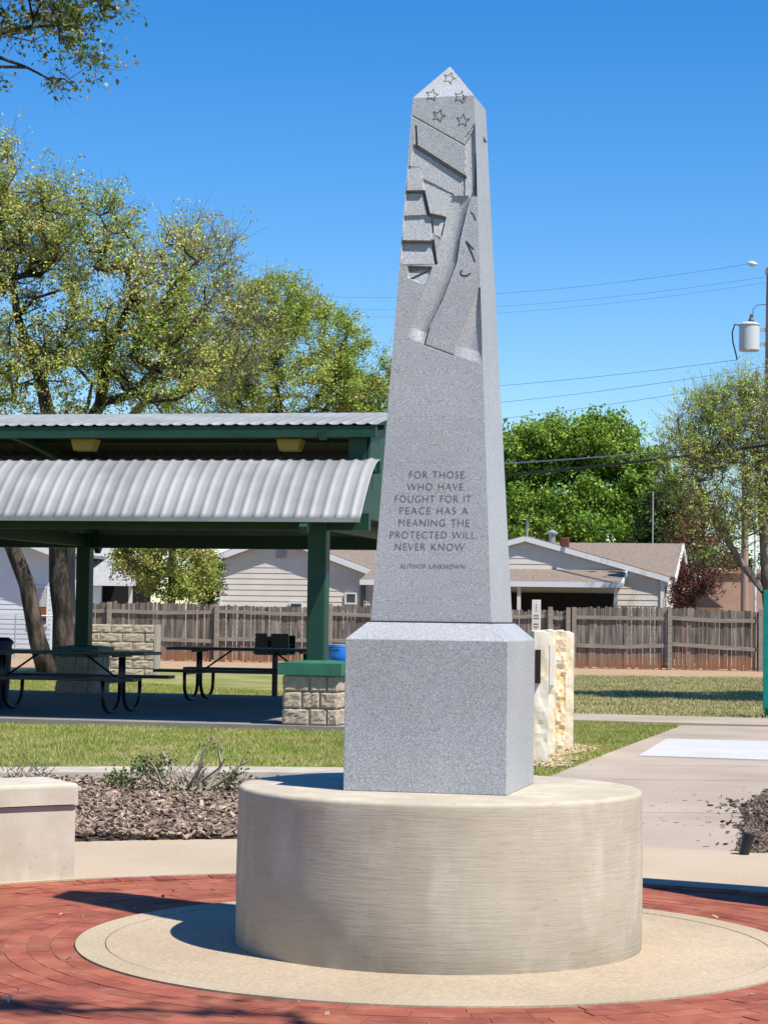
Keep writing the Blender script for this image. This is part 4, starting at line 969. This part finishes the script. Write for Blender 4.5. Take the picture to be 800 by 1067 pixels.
lap_wall('side_wall',HF,uend,[(vC,0),(vC+DC,0),(vC+DC,wz(re[0])-.0),(vrid,zr-.12),(vC,wz(re[0])-.0)],M_siding,hc_,side=True)
mainroof(HF,pk[0],re[0]+.15,vC+.06,vrid,zr-.0,(zr-re[2])/(re[0]+.15-pk[0]),hc_)
mb=MB(); mb.fbox(HF,ul,ul+.1,vC+.01,vC+DC,0,wz(ul)-.1); mb.build('left_wall',M_siding,hc_)
mb=MB(); mb.fbox(HF,ur-.06,ur+.05,vC-.06,vC-.031,0,wz(ur)); mb.build('corner_board',M_trim,hc_)
for s,ue_ in ((-1,2*pk[0]-re[0]),(1,re[0])):
    ze_=zr-sl*abs(ue_-pk[0]); pts=[HF(pk[0],vC-ovc,zr),HF(ue_,vC-ovc,ze_),HF(ue_,vC+.8,ze_),HF(pk[0],vrid,zr)]
    slabroof('roof_slope',HF,[p+Vector((0,0,.10)) for p in pts],.1,M_shingle,hc_)
    fascia(HF,HF(pk[0],vC-ovc-.02,zr-.01),HF(ue_,vC-ovc-.02,ze_-.01),.15,hc_)
# porch
pe=HF.pv(636,607,vC-2.2); pt=HF.pv(652,594,vC-.02); 
pl0=pt[0]-7.5
pts=[HF(pl0,vC-.035,pt[2]),HF(pt[0],vC-.035,pt[2]),HF(pt[0],vC-2.2,pe[2]),HF(pl0,vC-2.2,pe[2])]
slabroof('porch_roof',HF,pts,.1,M_shingle,hc_)
fascia(HF,HF(pl0,vC-2.22,pe[2]-.07),HF(pt[0],vC-2.22,pe[2]-.07),.15,hc_); fascia(HF,HF(pt[0]+.02,vC-.04,pt[2]-.07),HF(pt[0]+.02,vC-2.2,pe[2]-.07),.13,hc_)
for du in (-.15,-2.9,-5.6):
    mb=MB(); mb.fbox(HF,pt[0]+du-.05,pt[0]+du+.05,vC-2.15,vC-2.05,0,pe[2]-.1); mb.build('porch_post',M_siding,hc_)
mb=MB(); a=HF.pv(545,632,vC-.06); mb.fbox(HF,pt[0]-7,pt[0]-.35,vC-.08,vC-.035,.1,2.05); mb.build('porch_shade_sheet',M_dark,hc_)  # dark sheet standing for the porch shade on the wall
for (x,yt,yb,rr,mm_) in ((549,541,566,.035,M_pipe),(575,556,572,.10,M_pipe),(680,512,575,.02,M_pipe)):
    vv=vC+ (1.5 if x<600 else 6); a=HF.pv(x,yt,vv); b2=HF.pv(x,yb,vv); mb=MB(); mb.tube([HF(a[0],vv,b2[2]-.4),HF(a[0],vv,a[2])],rr,10)
    if rr>.05: mb.tube([HF(a[0],vv,a[2]),HF(a[0],vv,a[2]+.05),HF(a[0],vv,a[2]+.12)],[.17,.17,.02],10)
    mb.build('roof_pipe',mm_,hc_)
mb=MB(); vv=vC+1.2; a=HF.pv(583,560,vv); b2=HF.pv(592,572,vv); mb.fbox(HF,a[0],b2[0],vv,vv+.3,b2[2]-.2,a[2]); mb.build('chimney',M_redvent,hc_,bevel=.03)

# white house at the left
vA=64.
ha=empty('white_house',HF(-30,vA,0),'white lap-sided house with lattice window at the far left','house','single-storey houses behind the fence')
wr=HF.pv(54,600,vA); ur=wr[0]; pk=HF.pv(-25,545,vA-.5); sl=.36; ul=2*pk[0]-ur; zr=pk[2]
ha.location=HF(pk[0],vA,0)
lap_wall('front_wall',HF,vA,[(ul,0),(ur,0),(ur,wz_:=zr-.06-sl*abs(ur-pk[0])),(pk[0],zr-.06),(ul,wz_)],M_sidingw,ha,lap=.15)
mb=MB(); mb.fbox(HF,ur-.1,ur,vA+.01,vA+8,0,wz_-.1); mb.build('right_wall',M_sidingw,ha)
for ue_ in (ul-.4,ur+.4):
    ze_=zr-sl*abs(ue_-pk[0]); pts=[HF(pk[0],vA-.5,zr),HF(ue_,vA-.5,ze_),HF(ue_,vA+8.5,ze_),HF(pk[0],vA+8.5,zr)]
    slabroof('roof_slope',HF,[p+Vector((0,0,.1)) for p in pts],.1,M_shingleg,ha); fascia(HF,HF(pk[0],vA-.52,zr-.02),HF(ue_,vA-.52,ze_-.02),.16,ha)
wn=window(HF,vA,32,48.5,612,651,ha,m=M_dark)
a=HF.pv(32,632,vA-.08); b2=HF.pv(48.5,612,vA-.08); mb=MB(); n=6; W_=b2[0]-a[0]; Hh=b2[2]-a[2]
for k in range(-n,n+1):
    for s in (1,-1):
        pts=[]
        for t in (0,1):
            pass
        x0=k/n; # line x=x0+s*t
        t0=max(0,-x0); t1=min(1,1-x0)
        if t1-t0<.05: continue
        P0=(x0+t0,t0); P1=(x0+t1,t1)
        if s<0: P0=(1-P0[0],P0[1]); P1=(1-P1[0],P1[1])
        mb.bar(HF(a[0]+P0[0]*W_,vA-.08,a[2]+P0[1]*Hh),HF(a[0]+P1[0]*W_,vA-.08,a[2]+P1[1]*Hh),.015,.025)
mb.build('lattice',M_trim,wn)
a=HF.pv(34,643,vA-.08); b2=HF.pv(48.5,633,vA-.08); mb=MB(); mb.fbox(HF,a[0],b2[0],vA-.085,vA-.065,a[2],b2[2]); mb.build('lower_panel',M_brown,wn)
# shed with roof sloping to the viewer
vS=68.; sd=empty('carport_shed',HF(-20,vS,0),'open shed with pale shingle roof and dark inside, left of the leafy bush','shed')
e0=HF.pv(96,606,vS-1.5); e1_=HF.pv(142,607,vS-1.5); t0=HF.pv(90,577,vS+.8); t1=HF.pv(122,577,vS+.8); sd.location=HF(e0[0],vS,0)
u0=e0[0]-1.2; mb=MB(); mb.prism([HF(u0,vS-1.5,e0[2]),HF(e1_[0],vS-1.5,e0[2]),HF(t1[0]+.3,vS+.8,t1[2]),HF(u0,vS+.8,t1[2])],(0,0,-.08)); mb.build('roof',M_shingleg,sd)
fascia(HF,HF(u0,vS-1.52,e0[2]-.06),HF(e1_[0],vS-1.52,e0[2]-.06),.13,sd)
mb=MB(); mb.fbox(HF,u0,e1_[0]-.2,vS+.75,vS+.9,0,t1[2]-.12); mb.build('back_wall',M_dark,sd)  # wall coloured near-black to stand for shade inside the open shed
mb=MB(); mb.fbox(HF,u0,e0[0]+.25,vS-1.3,vS-1.2,0,e0[2]-.1); mb.build('side_panel',M_sidingw,sd)
mb=MB(); mb.fbox(HF,e1_[0]-.3,e1_[0]-.2,vS-1.3,vS-1.2,0,e0[2]-.1); mb.build('post',M_siding,sd)
# tan building at the right
vD=76.; bd=empty('tan_building',HF(10,vD,0),'plain pinkish-tan stucco building behind the dark red shrub','building','single-storey houses behind the fence')
a=HF.pv(733,597,vD); b2=HF.pv(830,597,vD); bd.location=HF(a[0],vD,0)
mb=MB(); mb.fbox(HF,a[0],b2[0],vD,vD+7,0,a[2]); mb.build('wall',M_tanwall,bd); mb=MB(); mb.fbox(HF,a[0]-.1,b2[0]+.1,vD-.1,vD+7.1,a[2]-.002,a[2]+.12); mb.build('parapet',M_tanwall,bd)
vK=72.; a=HF.pv(700,632,vK); b2=HF.pv(722,611,vK); c_=HF.pv(752,632,vK); gs=empty('garden_shed',HF(b2[0],vK,0),'low dark garden shed roof peeping over the right fence','shed')
mb=MB(); zz=a[2]
mb.prism([HF(a[0],vK,zz),HF(c_[0],vK,zz),HF(b2[0],vK,b2[2])],tuple(HF.e2*3)); mb.build('roof',mat('dark_shed_roof',(.06,.045,.045),.9),gs)
mb=MB(); mb.fbox(HF,a[0]+.15,c_[0]-.15,vK+.1,vK+2.9,0,zz-.01); mb.build('wall',M_tanwall,gs)

# ------------------------------------------------------------------ teal board
c=G(794,748); tl=empty('teal_board',(c.x+.2,c.y,0),'teal painted playground board standing at the right edge','playground board')
TF=Frame(c,20.8); zt4=TF.pv(795,615,0)[2]; mb=MB(); mb.fbox(TF,0,.9,0,.06,.12,zt4); mb.build('board',M_teal,tl,bevel=.01)
for u in (.0,.82):
    mb=MB(); mb.fbox(TF,u+.01,u+.09,.065,.14,0,zt4-.05); mb.build('post',M_teal,tl)

# ------------------------------------------------------------------ utility pole, transformer, wires
YP=60.
up_=AY(801.5,640,YP); pb=Vector((up_.x,YP,0)); ztop=AY(801,279,YP).z; upl=empty('utility_pole',pb,'tall wooden utility pole carrying a grey transformer at the right edge','utility pole')
mb=MB(); mb.tube([pb,pb+Vector((-.05,0,ztop*.5)),pb+Vector((-.02,0,ztop))],[.17,.15,.125],14); mb.build('pole_shaft',M_pole,upl,smooth=True,auto=50)
tb0=AY(780,366,YP); tb1=AY(780,337,YP)
mb=MB(); cx_=tb0.x; rr=.285; mb.lathe((cx_,YP,0),[(rr-.03,tb0.z),(rr,tb0.z+.03),(rr,tb1.z-.06),(rr+.02,tb1.z-.055),(rr+.02,tb1.z-.03),(rr-.1,tb1.z+.03)],24); tr_=mb.build('transformer',M_trans,upl,smooth=True,auto=35)
mb=MB(); mb.tube([(cx_+.05,YP,tb1.z),(cx_+.05,YP,tb1.z+.08),(cx_+.05,YP,tb1.z+.16),(cx_+.05,YP,tb1.z+.26)],[.06,.09,.05,.03],10); mb.build('bushing',M_ins,tr_)
for q9 in (.6,.2): mb=MB(); mb.bar((cx_+rr-.02,YP,tb0.z+q9),(pb.x-.1,YP,tb0.z+q9),.06,.1); mb.build('bracket',M_pipe,tr_)
lp=[AY(x,y,YP-.2) for x,y in ((770,339),(765,338),(762.5,346),(763,356),(766,368),(767.5,375))]
mb=MB(); mb.tube(lp,.022,6); mb.build('drop_lead',M_wire,tr_)
mb=MB(); mb.tube([AY(784,335,YP),AY(784,322,YP),AY(788,318,YP),AY(800,317,YP)],.01,5); mb.build('jumper',M_wire,tr_)
ins=AY(782,274.5,YP); mb=MB(); mb.tube([AY(779,274,YP),AY(783,275,YP),AY(788,275.5,YP)],[.05,.09,.04],8); mb.build('insulator',M_trans,upl)
mb=MB(); mb.bar(AY(797,283,YP),AY(812,283,YP),.12,.14); mb.build('crossarm',M_pole,upl)
def wire(lab,p0,Y0,p1,Y1,rr,m,sag=.6,name='overhead_wire'):
    a=AY(*p0,Y0); b2=AY(*p1,Y1); pts=[]
    for i in range(25):
        t=i/24; pts.append(a.lerp(b2,t)-Vector((0,0,4*sag*t*(1-t))))
    mb=MB(); mb.tube(pts,rr,5); o=mb.build(name,m); tag(o,lab,'power line','overhead wires'); return o
wire('topmost thin overhead wire running left from the utility pole',(779,275),YP,(250,302),92,.0055,M_wirel)
wire('second thin overhead wire from the top of the pole',(797,288.5),YP,(250,314),92,.0045,M_wirel)
wire('third thin overhead wire below the pole crossarm',(796,294.5),YP,(250,322),92,.004,M_wirel)
wire('thin overhead wire meeting the lead below the transformer',(767.5,375),YP,(250,410),92,.007,M_wirel,.35)
wire('thin overhead wire passing behind the top of the twiggy tree',(810,380),YP,(250,430),92,.007,M_wirel,.45)
wire('lowest thin overhead wire entering the twiggy tree',(810,392),YP,(250,452),92,.007,M_wirel,.45)
wire('thick black overhead cable before the dense green tree',(812,462),YP-3.4,(250,508),82,.038,M_wire,.3)
wire('pale overhead cable just above the thick black cable',(812,458),YP-3.2,(250,488),82,.020,M_wirel,.3)
c=AY(739,469,YP-.02); mb=MB(); mb.tube([AY(728,470.5,YP+.3),AY(733,470,YP),AY(741,469.2,YP-.4),AY(746,468.5,YP-.6)],[.05,.085,.085,.05],8); tag(mb.build('cable_splice',M_wire),'black splice case hanging on the thick overhead cable','cable splice')
pp=AY(775,640,64); mb=MB(); mb.tube([(pp.x,64,0),(pp.x,64,AY(775,505,64).z)],[.12,.10],10); tag(mb.build('wooden_pole',M_pole,smooth=True,auto=50),'shorter brown wooden pole standing inside the twiggy tree','pole')
pp=AY(786,640,61.5); mb=MB(); mb.tube([(pp.x,61.5,0),(pp.x,61.5,AY(786,445,61.5).z)],[.04,.04],8); tag(mb.build('pipe_mast',M_trim),'slim white pipe mast rising behind the right fence','pipe mast')

# ------------------------------------------------------------------ trees
def tree(name,label,group,trunk,lobes,lm,bm_,seed,rt=.012,twigs=5,leafn=14,leaf_s=.09,twl=.7,upb=.35,extra=None,seglen=.55,trunk_from=.35,clump=.10,bare=0.,twr=.006,cat='tree',spread=1.,weep=0.,dens=1.):
    """trunk: list of (Vector,radius) paths (first is main). lobes: (center,(rx,ry,rz),n)"""
    random.seed(seed); global rng; rng=np.random.default_rng(seed)
    base=trunk[0][0][0]; root=empty(name,(base.x,base.y,0),label,cat,group)
    nodes_=[];par=[]; fixed_r={}
    for path in trunk:
        prev=None
        if nodes_ and (path[0][0]-nodes_[0]).length>.4:
            prev=min(range(len(nodes_)),key=lambda i:(nodes_[i]-path[0][0]).length)
        pts=[p for p,_ in path]; rs=[r_ for _,r_ in path]
        for i in range(len(pts)-1):
            n=max(1,int((pts[i+1]-pts[i]).length/.6))
            for k in range(n if i<len(pts)-2 else n+1):
                t=k/n; nodes_.append(pts[i].lerp(pts[i+1],t)+Vector((random.gauss(0,.02),random.gauss(0,.02),0))); par.append(prev); prev=len(nodes_)-1; fixed_r[prev]=rs[i]*(1-t)+rs[i+1]*t
    ntr=len(nodes_); top=max(nodes_,key=lambda p:p.z); zmin=trunk_from*top.z
    att=[]
    for c,rd,n in lobes:
        for _ in range(max(1,int(n*dens))):
            while True:
                d=Vector((random.uniform(-1,1),random.uniform(-1,1),random.uniform(-1,1)))
                if .02<d.length<1: break
            d=d.normalized()*(d.length**.55)
            att.append(Vector(c)+Vector((d.x*rd[0],d.y*rd[1],d.z*rd[2])))
    att.sort(key=lambda p:min((p-nodes_[i]).length for i in range(0,ntr,2)))
    NP=np.zeros((len(nodes_)+len(att)*30,3)); cnt=len(nodes_); NP[:cnt]=[tuple(p) for p in nodes_]
    elig=np.array([p.z>=zmin for p in nodes_]+[True]*(len(att)*30)); tips=[]
    for a in att:
        av=np.array(a); dv=NP[:cnt]-av; ds=np.sqrt((dv**2).sum(1))+np.maximum(0,dv[:,2])*1.5+np.where(elig[:cnt],0,50)
        j=int(ds.argmin()); s=Vector(NP[j]); L_=(a-s).length
        n=max(1,int(L_/seglen)); prev=j
        bend=Vector((random.gauss(0,.08),random.gauss(0,.08),abs(random.gauss(0,.10))*(1 if upb>0 else -1)))*L_
        for k in range(1,n+1):
            t=k/n; p=s.lerp(a,t)-bend*(4*t*(1-t))*.5+Vector((random.gauss(0,.04),random.gauss(0,.04),random.gauss(0,.04)))*(1 if k<n else 0)
            NP[cnt]=tuple(p); nodes_.append(p); par.append(prev); prev=cnt; cnt+=1
        tips.append(prev)
    w_=[0]*cnt
    for t in tips:
        i=t
        while i is not None: w_[i]+=1; i=par[i]
    rad=[max(rt*max(1,w_[i])**.46,0) for i in range(cnt)]
    for i,r_ in fixed_r.items(): rad[i]=r_
    for i in range(ntr,cnt):
        if par[i] is not None: rad[i]=min(rad[i],rad[par[i]]*.92)
    mb=MB(); ch={}
    for i in range(cnt):
        if par[i] is not None: ch.setdefault(par[i],[]).append(i)
    # draw chains
    def chain(i0,i1):
        pts=[nodes_[i0],nodes_[i1]]; rs=[min(rad[i0],rad[i1]*1.25),rad[i1]]; cur=i1; br=[]
        while cur in ch:
            cs=sorted(ch[cur],key=lambda c:-(w_[c]+(1000 if c<ntr else 0))); nxt=cs[0]; br+=[(cur,c) for c in cs[1:]]
            pts.append(nodes_[nxt]); rs.append(rad[nxt]); cur=nxt
        mb.tube(pts,rs,8 if rs[0]>.06 else 5 if rs[0]>.02 else 4); return br
    stack=[]
    for i in range(cnt):
        if par[i] is None and i in ch:
            cs=sorted(ch[i],key=lambda c:-(w_[c]+(1000 if c<ntr else 0))); stack+= [(i,c) for c in cs]
    while stack: stack+=chain(*stack.pop())
    C=[];cen=sum((Vector(c)*n for c,_,n in lobes),Vector())/sum(n for _,_,n in lobes)
    for t in tips:
        p=nodes_[t]; out=(p-cen).normalized() if (p-cen).length>.1 else Vector((0,0,1))
        for _ in range(twigs):
            d=(out*.6*spread+Vector((random.gauss(0,.6),random.gauss(0,.6),random.gauss(0,.5)+upb))).normalized(); L_=twl*random.uniform(.4,1.2)
            pts=twig_path(p,d,L_,4,.18); mb.tube(pts,[twr,twr*.8,twr*.6,twr*.45,twr*.3],3,False)
            if random.random()<bare: continue
            for _k in range(max(1,leafn//5)):
                t_=random.uniform(.15,1.0)*4; i=min(3,int(t_)); q_=pts[i].lerp(pts[i+1],min(1,t_-i))+Vector((random.gauss(0,clump*.6),random.gauss(0,clump*.6),random.gauss(0,clump*.5)))
                for _j in range(6): C.append(q_+Vector((random.gauss(0,leaf_s*.85),random.gauss(0,leaf_s*.85),random.gauss(0,leaf_s*.7))))
    mb.build('trunk',bm_,root,smooth=True)
    C=np.array([tuple(c) for c in C])
    if extra:
        m2,frac_,s2=extra; k=rng.random(len(C))<frac_; V1,F1=leaves_np(C[~k],leaf_s); V2,F2=leaves_np(C[k],s2,.8)
        o=npmesh('crown',np.concatenate([V1,V2]),np.concatenate([F1,F2+len(V1)]),lm,root); o.data.materials.append(m2)
        mi=np.zeros(len(F1)+len(F2),np.int32); mi[len(F1):]=1; o.data.polygons.foreach_set('material_index',mi); return root
    leafobj('crown',C,leaf_s,lm,root)
    return root
def pxl(px,py,Y,rpx,rpy,n,ry=None):
    c=AY(px,py,Y); return (c,(rpx*Y/FPX,(ry if ry else rpx*Y/FPX),rpy*Y/FPX),n)
def P_(px,py,Y): return AY(px,py,Y)

Y1=44.
b0=G(52,700); b0=Vector((AY(50,700,Y1).x,Y1,0))
tree('pecan_tree','large sparse olive-leaved tree with two dark trunks behind the pavilion at left','trees beyond the pavilion',
 [[(b0,.22),(P_(40,665,Y1),.18),(P_(28,610,Y1),.165),(P_(6,550,Y1),.15),(P_(-18,470,Y1),.14),(P_(-45,400,Y1),.11),(P_(-60,330,Y1),.07),(P_(-70,260,Y1),.03)],
  [(Vector((AY(66,690,Y1+.6).x,Y1+.6,0)),.25),(P_(64,640,Y1+.6),.22),(P_(62,570,Y1+.6),.21),(P_(62,520,Y1+.6),.23),(P_(58,460,Y1+.4),.18),(P_(42,400,Y1+.4),.13),(P_(20,330,Y1+.4),.09),(P_(5,250,Y1),.05),(P_(0,200,Y1),.02)],
  [(P_(62,520,Y1+.6),.16),(P_(85,455,Y1),.16),(P_(105,420,Y1),.13),(P_(112,370,Y1),.11),(P_(135,320,Y1),.07),(P_(152,280,Y1),.02)],
  [(P_(105,420,Y1),.09),(P_(140,410,Y1),.08),(P_(180,360,Y1),.04),(P_(215,320,Y1),.022),(P_(235,290,Y1),.008)]],
 [pxl(-20,260,Y1,75,95,60),pxl(25,235,Y1,60,55,62),pxl(85,250,Y1,55,45,52),pxl(30,330,Y1,75,60,80),pxl(110,330,Y1,60,60,62),pxl(165,300,Y1,55,60,48),pxl(60,395,Y1,85,40,60),pxl(160,385,Y1,70,45,45),pxl(10,190,Y1,45,35,26),pxl(-80,330,Y1,70,100,60),pxl(20,470,Y1,90,35,24)],
 M_lf1,M_bark,21,rt=.015,twigs=7,leafn=26,leaf_s=.062,twl=.8,extra=(M_seed,.10,.06),clump=.12,bare=.25,dens=.9)
# bare dead-limb crown between the two
Y1b=46.
tree('bare_tree','nearly leafless grey-twigged tree between the two leafy trees over the pavilion','trees beyond the pavilion',
 [[(Vector((AY(71,640,Y1b).x,Y1b,0)),.17),(P_(72,560,Y1b),.15),(P_(100,480,Y1b),.12),(P_(150,420,Y1b),.09),(P_(165,385,Y1b),.05),(P_(185,345,Y1b),.015)]],
 [pxl(195,320,Y1b,55,75,95),pxl(235,355,Y1b,62,50,100),pxl(185,395,Y1b,70,40,60),pxl(215,270,Y1b,38,45,40)],
 M_lf6,M_barkl,22,rt=.009,twigs=6,leafn=10,leaf_s=.065,twl=.8,bare=.55,upb=.5,twr=.007)
Y2=80.
tree('leafy_tree','fresh green rounded tree behind the pavilion roof beside the obelisk','trees beyond the pavilion',
 [[(Vector((AY(300,640,Y2).x,Y2,0)),.28),(P_(298,560,Y2),.24),(P_(292,480,Y2),.2),(P_(290,430,Y2),.15),(P_(285,380,Y2),.09),(P_(280,330,Y2),.04)],
  [(P_(292,480,Y2),.12),(P_(315,435,Y2),.1),(P_(340,400,Y2),.07),(P_(360,375,Y2),.04)]],
 [pxl(285,325,Y2,42,38,60),pxl(325,360,Y2,50,42,75),pxl(370,395,Y2,36,40,60),pxl(250,370,Y2,50,45,60),pxl(300,400,Y2,80,40,95),pxl(225,410,Y2,50,38,45),pxl(385,430,Y2,30,35,40),pxl(320,455,Y2,90,40,45)],
 M_lf2,M_bark,23,rt=.012,twigs=7,leafn=28,leaf_s=.09,twl=.85,extra=(M_seed,.05,.09),clump=.14,bare=.06)
# bush / small tree between houses
Y3=61.
tree('young_tree','yellow-green leafy small tree growing over the fence left of the cream house','trees beyond the pavilion',
 [[(Vector((AY(178,690,Y3).x,Y3,0)),.12),(P_(178,620,Y3),.11),(P_(179,560,Y3),.08),(P_(180,520,Y3),.05)]],
 [pxl(180,590,Y3,32,34,70),pxl(150,585,Y3,26,24,40),pxl(205,600,Y3,18,26,28),pxl(180,550,Y3,45,30,50),pxl(135,580,Y3,16,14,14)],
 M_lf6,M_bark,24,rt=.008,twigs=5,leafn=20,leaf_s=.085,twl=.45,clump=.12,cat='tree',trunk_from=.2)
Y3b=63.
tree('dark_shrub','dark evergreen shrub against the left corner of the cream house','trees beyond the pavilion',
 [[(Vector((AY(219,690,Y3b).x,Y3b,0)),.08),(P_(219,620,Y3b),.06),(P_(219,575,Y3b),.03)]],
 [pxl(218,605,Y3b,9,28,40)],M_lfd,M_bark,25,rt=.006,twigs=5,leafn=22,leaf_s=.08,twl=.3,clump=.1,cat='shrub',trunk_from=.1)
Y4=84.
tree('dense_tree','dense bright green tree rising behind the right-hand cream house','trees beyond the right fence',
 [[(Vector((AY(600,640,Y4).x,Y4,0)),.4),(P_(600,570,Y4),.33),(P_(598,520,Y4),.25),(P_(600,480,Y4),.12)],
  [(Vector((AY(655,640,Y4).x,Y4,0)),.3),(P_(655,570,Y4),.24),(P_(655,530,Y4),.16),(P_(650,500,Y4),.08)]],
 [pxl(552,475,Y4,32,32,55),pxl(590,470,Y4,34,28,60),pxl(628,466,Y4,28,27,50),pxl(535,520,Y4,40,45,70),pxl(590,530,Y4,50,40,95),pxl(640,515,Y4,35,45,75),pxl(672,515,Y4,30,38,55),pxl(500,530,Y4,40,55,40),pxl(690,550,Y4,35,30,40),pxl(600,560,Y4,90,22,60)],
 M_lf3,M_bark,26,rt=.014,twigs=6,leafn=46,leaf_s=.15,twl=.8,clump=.17,trunk_from=.3,dens=.62)
Y5=58.6
kb=Vector((AY(806,640,Y5).x,Y5,0))
tree('twiggy_tree','fine-twigged pale green tree with fanning limbs at the right edge','trees beyond the right fence',
 [[(kb,.2),(P_(800,620,Y5),.17),(P_(795,570,Y5),.13),(P_(790,500,Y5),.08),(P_(780,430,Y5),.03)],
  [(P_(800,620,Y5),.12),(P_(775,590,Y5),.10),(P_(745,545,Y5),.07),(P_(725,500,Y5),.05),(P_(708,455,Y5),.02)],
  [(P_(800,620,Y5),.12),(P_(822,560,Y5),.1),(P_(828,480,Y5),.06),(P_(825,420,Y5),.03)]],
 [pxl(770,447,Y5,38,44,105),pxl(735,458,Y5,36,42,95),pxl(803,445,Y5,40,50,95),pxl(715,490,Y5,38,45,50),pxl(760,510,Y5,50,50,90),pxl(800,530,Y5,40,60,60),pxl(735,560,Y5,30,35,24),pxl(850,470,Y5,50,80,60)],
 M_lf4,M_barkl,27,rt=.0085,twigs=11,leafn=12,leaf_s=.06,twl=.95,clump=.04,upb=.9,twr=.0075,bare=.2,dens=.72,trunk_from=.1,spread=.3)
Y6=66.
tree('red_leaf_shrub','dark red-leaved shrub over the fence beside the cream house','trees beyond the right fence',
 [[(Vector((AY(722,690,Y6).x,Y6,0)),.07),(P_(722,630,Y6),.06),(P_(723,600,Y6),.04)]],
 [pxl(718,616,Y6,13,15,34),pxl(733,612,Y6,9,8,14),pxl(710,626,Y6,10,9,16)],M_lf5,M_bark,28,rt=.006,twigs=6,leafn=15,leaf_s=.075,twl=.6,clump=.14,cat='shrub',trunk_from=.1,dens=.6)
tree('reddish_tree','thin reddish-brown tree behind the fine twigs at right','trees beyond the right fence',
 [[(Vector((AY(735,690,74).x,74,0)),.14),(P_(735,620,74),.12),(P_(733,570,74),.08),(P_(730,530,74),.04)]],
 [pxl(725,545,74,28,30,40),pxl(745,575,74,26,24,30),pxl(715,580,74,16,18,16)],leaf('russet_leaves',(.20,.075,.04),(.16,.14,.05),.4,.2),M_bark,29,rt=.009,twigs=5,leafn=13,leaf_s=.1,twl=.6,clump=.12)
tree('backdrop_tree','dark green tree partly hidden at the far right behind the twiggy tree','trees beyond the right fence',
 [[(Vector((AY(705,690,80).x,80,0)),.2),(P_(705,600,80),.17),(P_(702,550,80),.1)]],
 [pxl(700,545,80,34,36,60),pxl(680,575,80,24,20,30),pxl(740,600,80,40,22,40),pxl(800,600,80,40,30,40)],M_lfd,M_bark,30,rt=.01,twigs=6,leafn=18,leaf_s=.13,twl=.7,clump=.16)
# overhanging limb at the top left
Y7=19.
tb7=Vector((AY(-420,640,Y7).x,Y7,0))
tree('overhanging_tree','leafy tree standing outside the left edge with a limb reaching into the top corner','near trees around the plaza',
 [[(tb7,.25),(tb7+Vector((0,0,3)),.22),(P_(-330,130,Y7),.17),(P_(-180,40,Y7),.09),(P_(-80,30,Y7),.05),(P_(-20,40,Y7),.028),(P_(30,28,Y7),.016)],
  [(P_(-80,30,Y7),.03),(P_(-20,55,Y7),.02),(P_(25,70,Y7),.014),(P_(48,82,Y7),.010),(P_(66,81,Y7),.007),(P_(80,93,Y7),.004)]],
 [pxl(20,5,Y7,35,22,20,.6),pxl(65,5,Y7,35,18,20,.6),pxl(75,35,Y7,22,14,11,.5),pxl(85,65,Y7,16,10,6,.4),pxl(110,5,Y7,18,8,9,.4),pxl(66,84,Y7,14,8,4,.3),pxl(40,20,Y7,50,22,16,.6),pxl(-15,25,Y7,25,22,10,.6),pxl(-5,80,Y7,8,14,4,.3),pxl(-60,20,Y7,60,60,30,1),pxl(60,-40,Y7,90,40,40,1.2)],
 leaf('near_leaves',(.10,.16,.03),(.19,.20,.06),.4),M_bark,31,rt=.0045,twigs=4,leafn=9,leaf_s=.055,twl=.28,clump=.035,seglen=.25,upb=.1,extra=(M_seed,.12,.05),twr=.003)
# shade tree off to the right whose shadow crosses the far grass
tr0=Vector((11.5,34.5,0))
tree('shade_tree','broad shade tree outside the right edge casting a strip of shadow on the grass','near trees around the plaza',
 [[(tr0,.3),(tr0+Vector((0,0,3)),.26),(tr0+Vector((0,0,6)),.2),(tr0+Vector((0,0,9)),.08)]],
 [((tr0.x-.6,tr0.y,8.6),(3.0,1.6,2.0),90),((tr0.x+2,tr0.y,8.2),(3,1.6,2.0),60)],M_lf3,M_bark,32,rt=.012,twigs=6,leafn=22,leaf_s=.2,twl=.8,clump=.2)
# tree beyond the camera's right, dappling the foreground bricks
tr1=Vector((5.2,.6,0))
tree('foreground_tree','tree behind the viewer at right whose branches dapple the brick paving','near trees around the plaza',
 [[(tr1,.22),(tr1+Vector((-.1,.1,3)),.18),(tr1+Vector((-1,1.,5)),.10),(tr1+Vector((-2.6,3.5,6)),.04)]],
 [((1.72,4.92,6.),(.42,.12,.15),11),((2.42,4.80,6.),(.2,.06,.08),3),((4.9,.4,6.8),(1.3,1.0,1),40)],M_lf3,M_bark,33,rt=.008,twigs=4,leafn=9,leaf_s=.07,twl=.25,clump=.06)
# tapered caster added out of frame to shadow the plaza edge
s_tip=G(640,920); hgt=2.7; bp_=Vector((s_tip.x,s_tip.y,0))+SUNH*(hgt/math.tan(SELEV))
CF=Frame(bp_,13); mk2=empty('shadow_caster_marker',bp_,'tapered granite marker added unseen at the right to shadow the plaza edge','marker')
mb=MB(); qq=lambda a,z:[CF(-a,-a,z),CF(a,-a,z),CF(a,a,z),CF(-a,a,z)]
mb.add(qq(.28,0)+qq(.22,.5*hgt)+qq(.06,hgt),[(3,2,1,0),(8,9,10,11)]+[(i,(i+1)%4,4+(i+1)%4,4+i) for i in range(4)]+[(4+i,4+(i+1)%4,8+(i+1)%4,8+i) for i in range(4)]); mb.build('marker_shaft',M_gran,mk2)
print('marker',proj(bp_),'obj',len(bpy.data.objects),'faces',sum(len(m.polygons) for m in bpy.data.meshes))
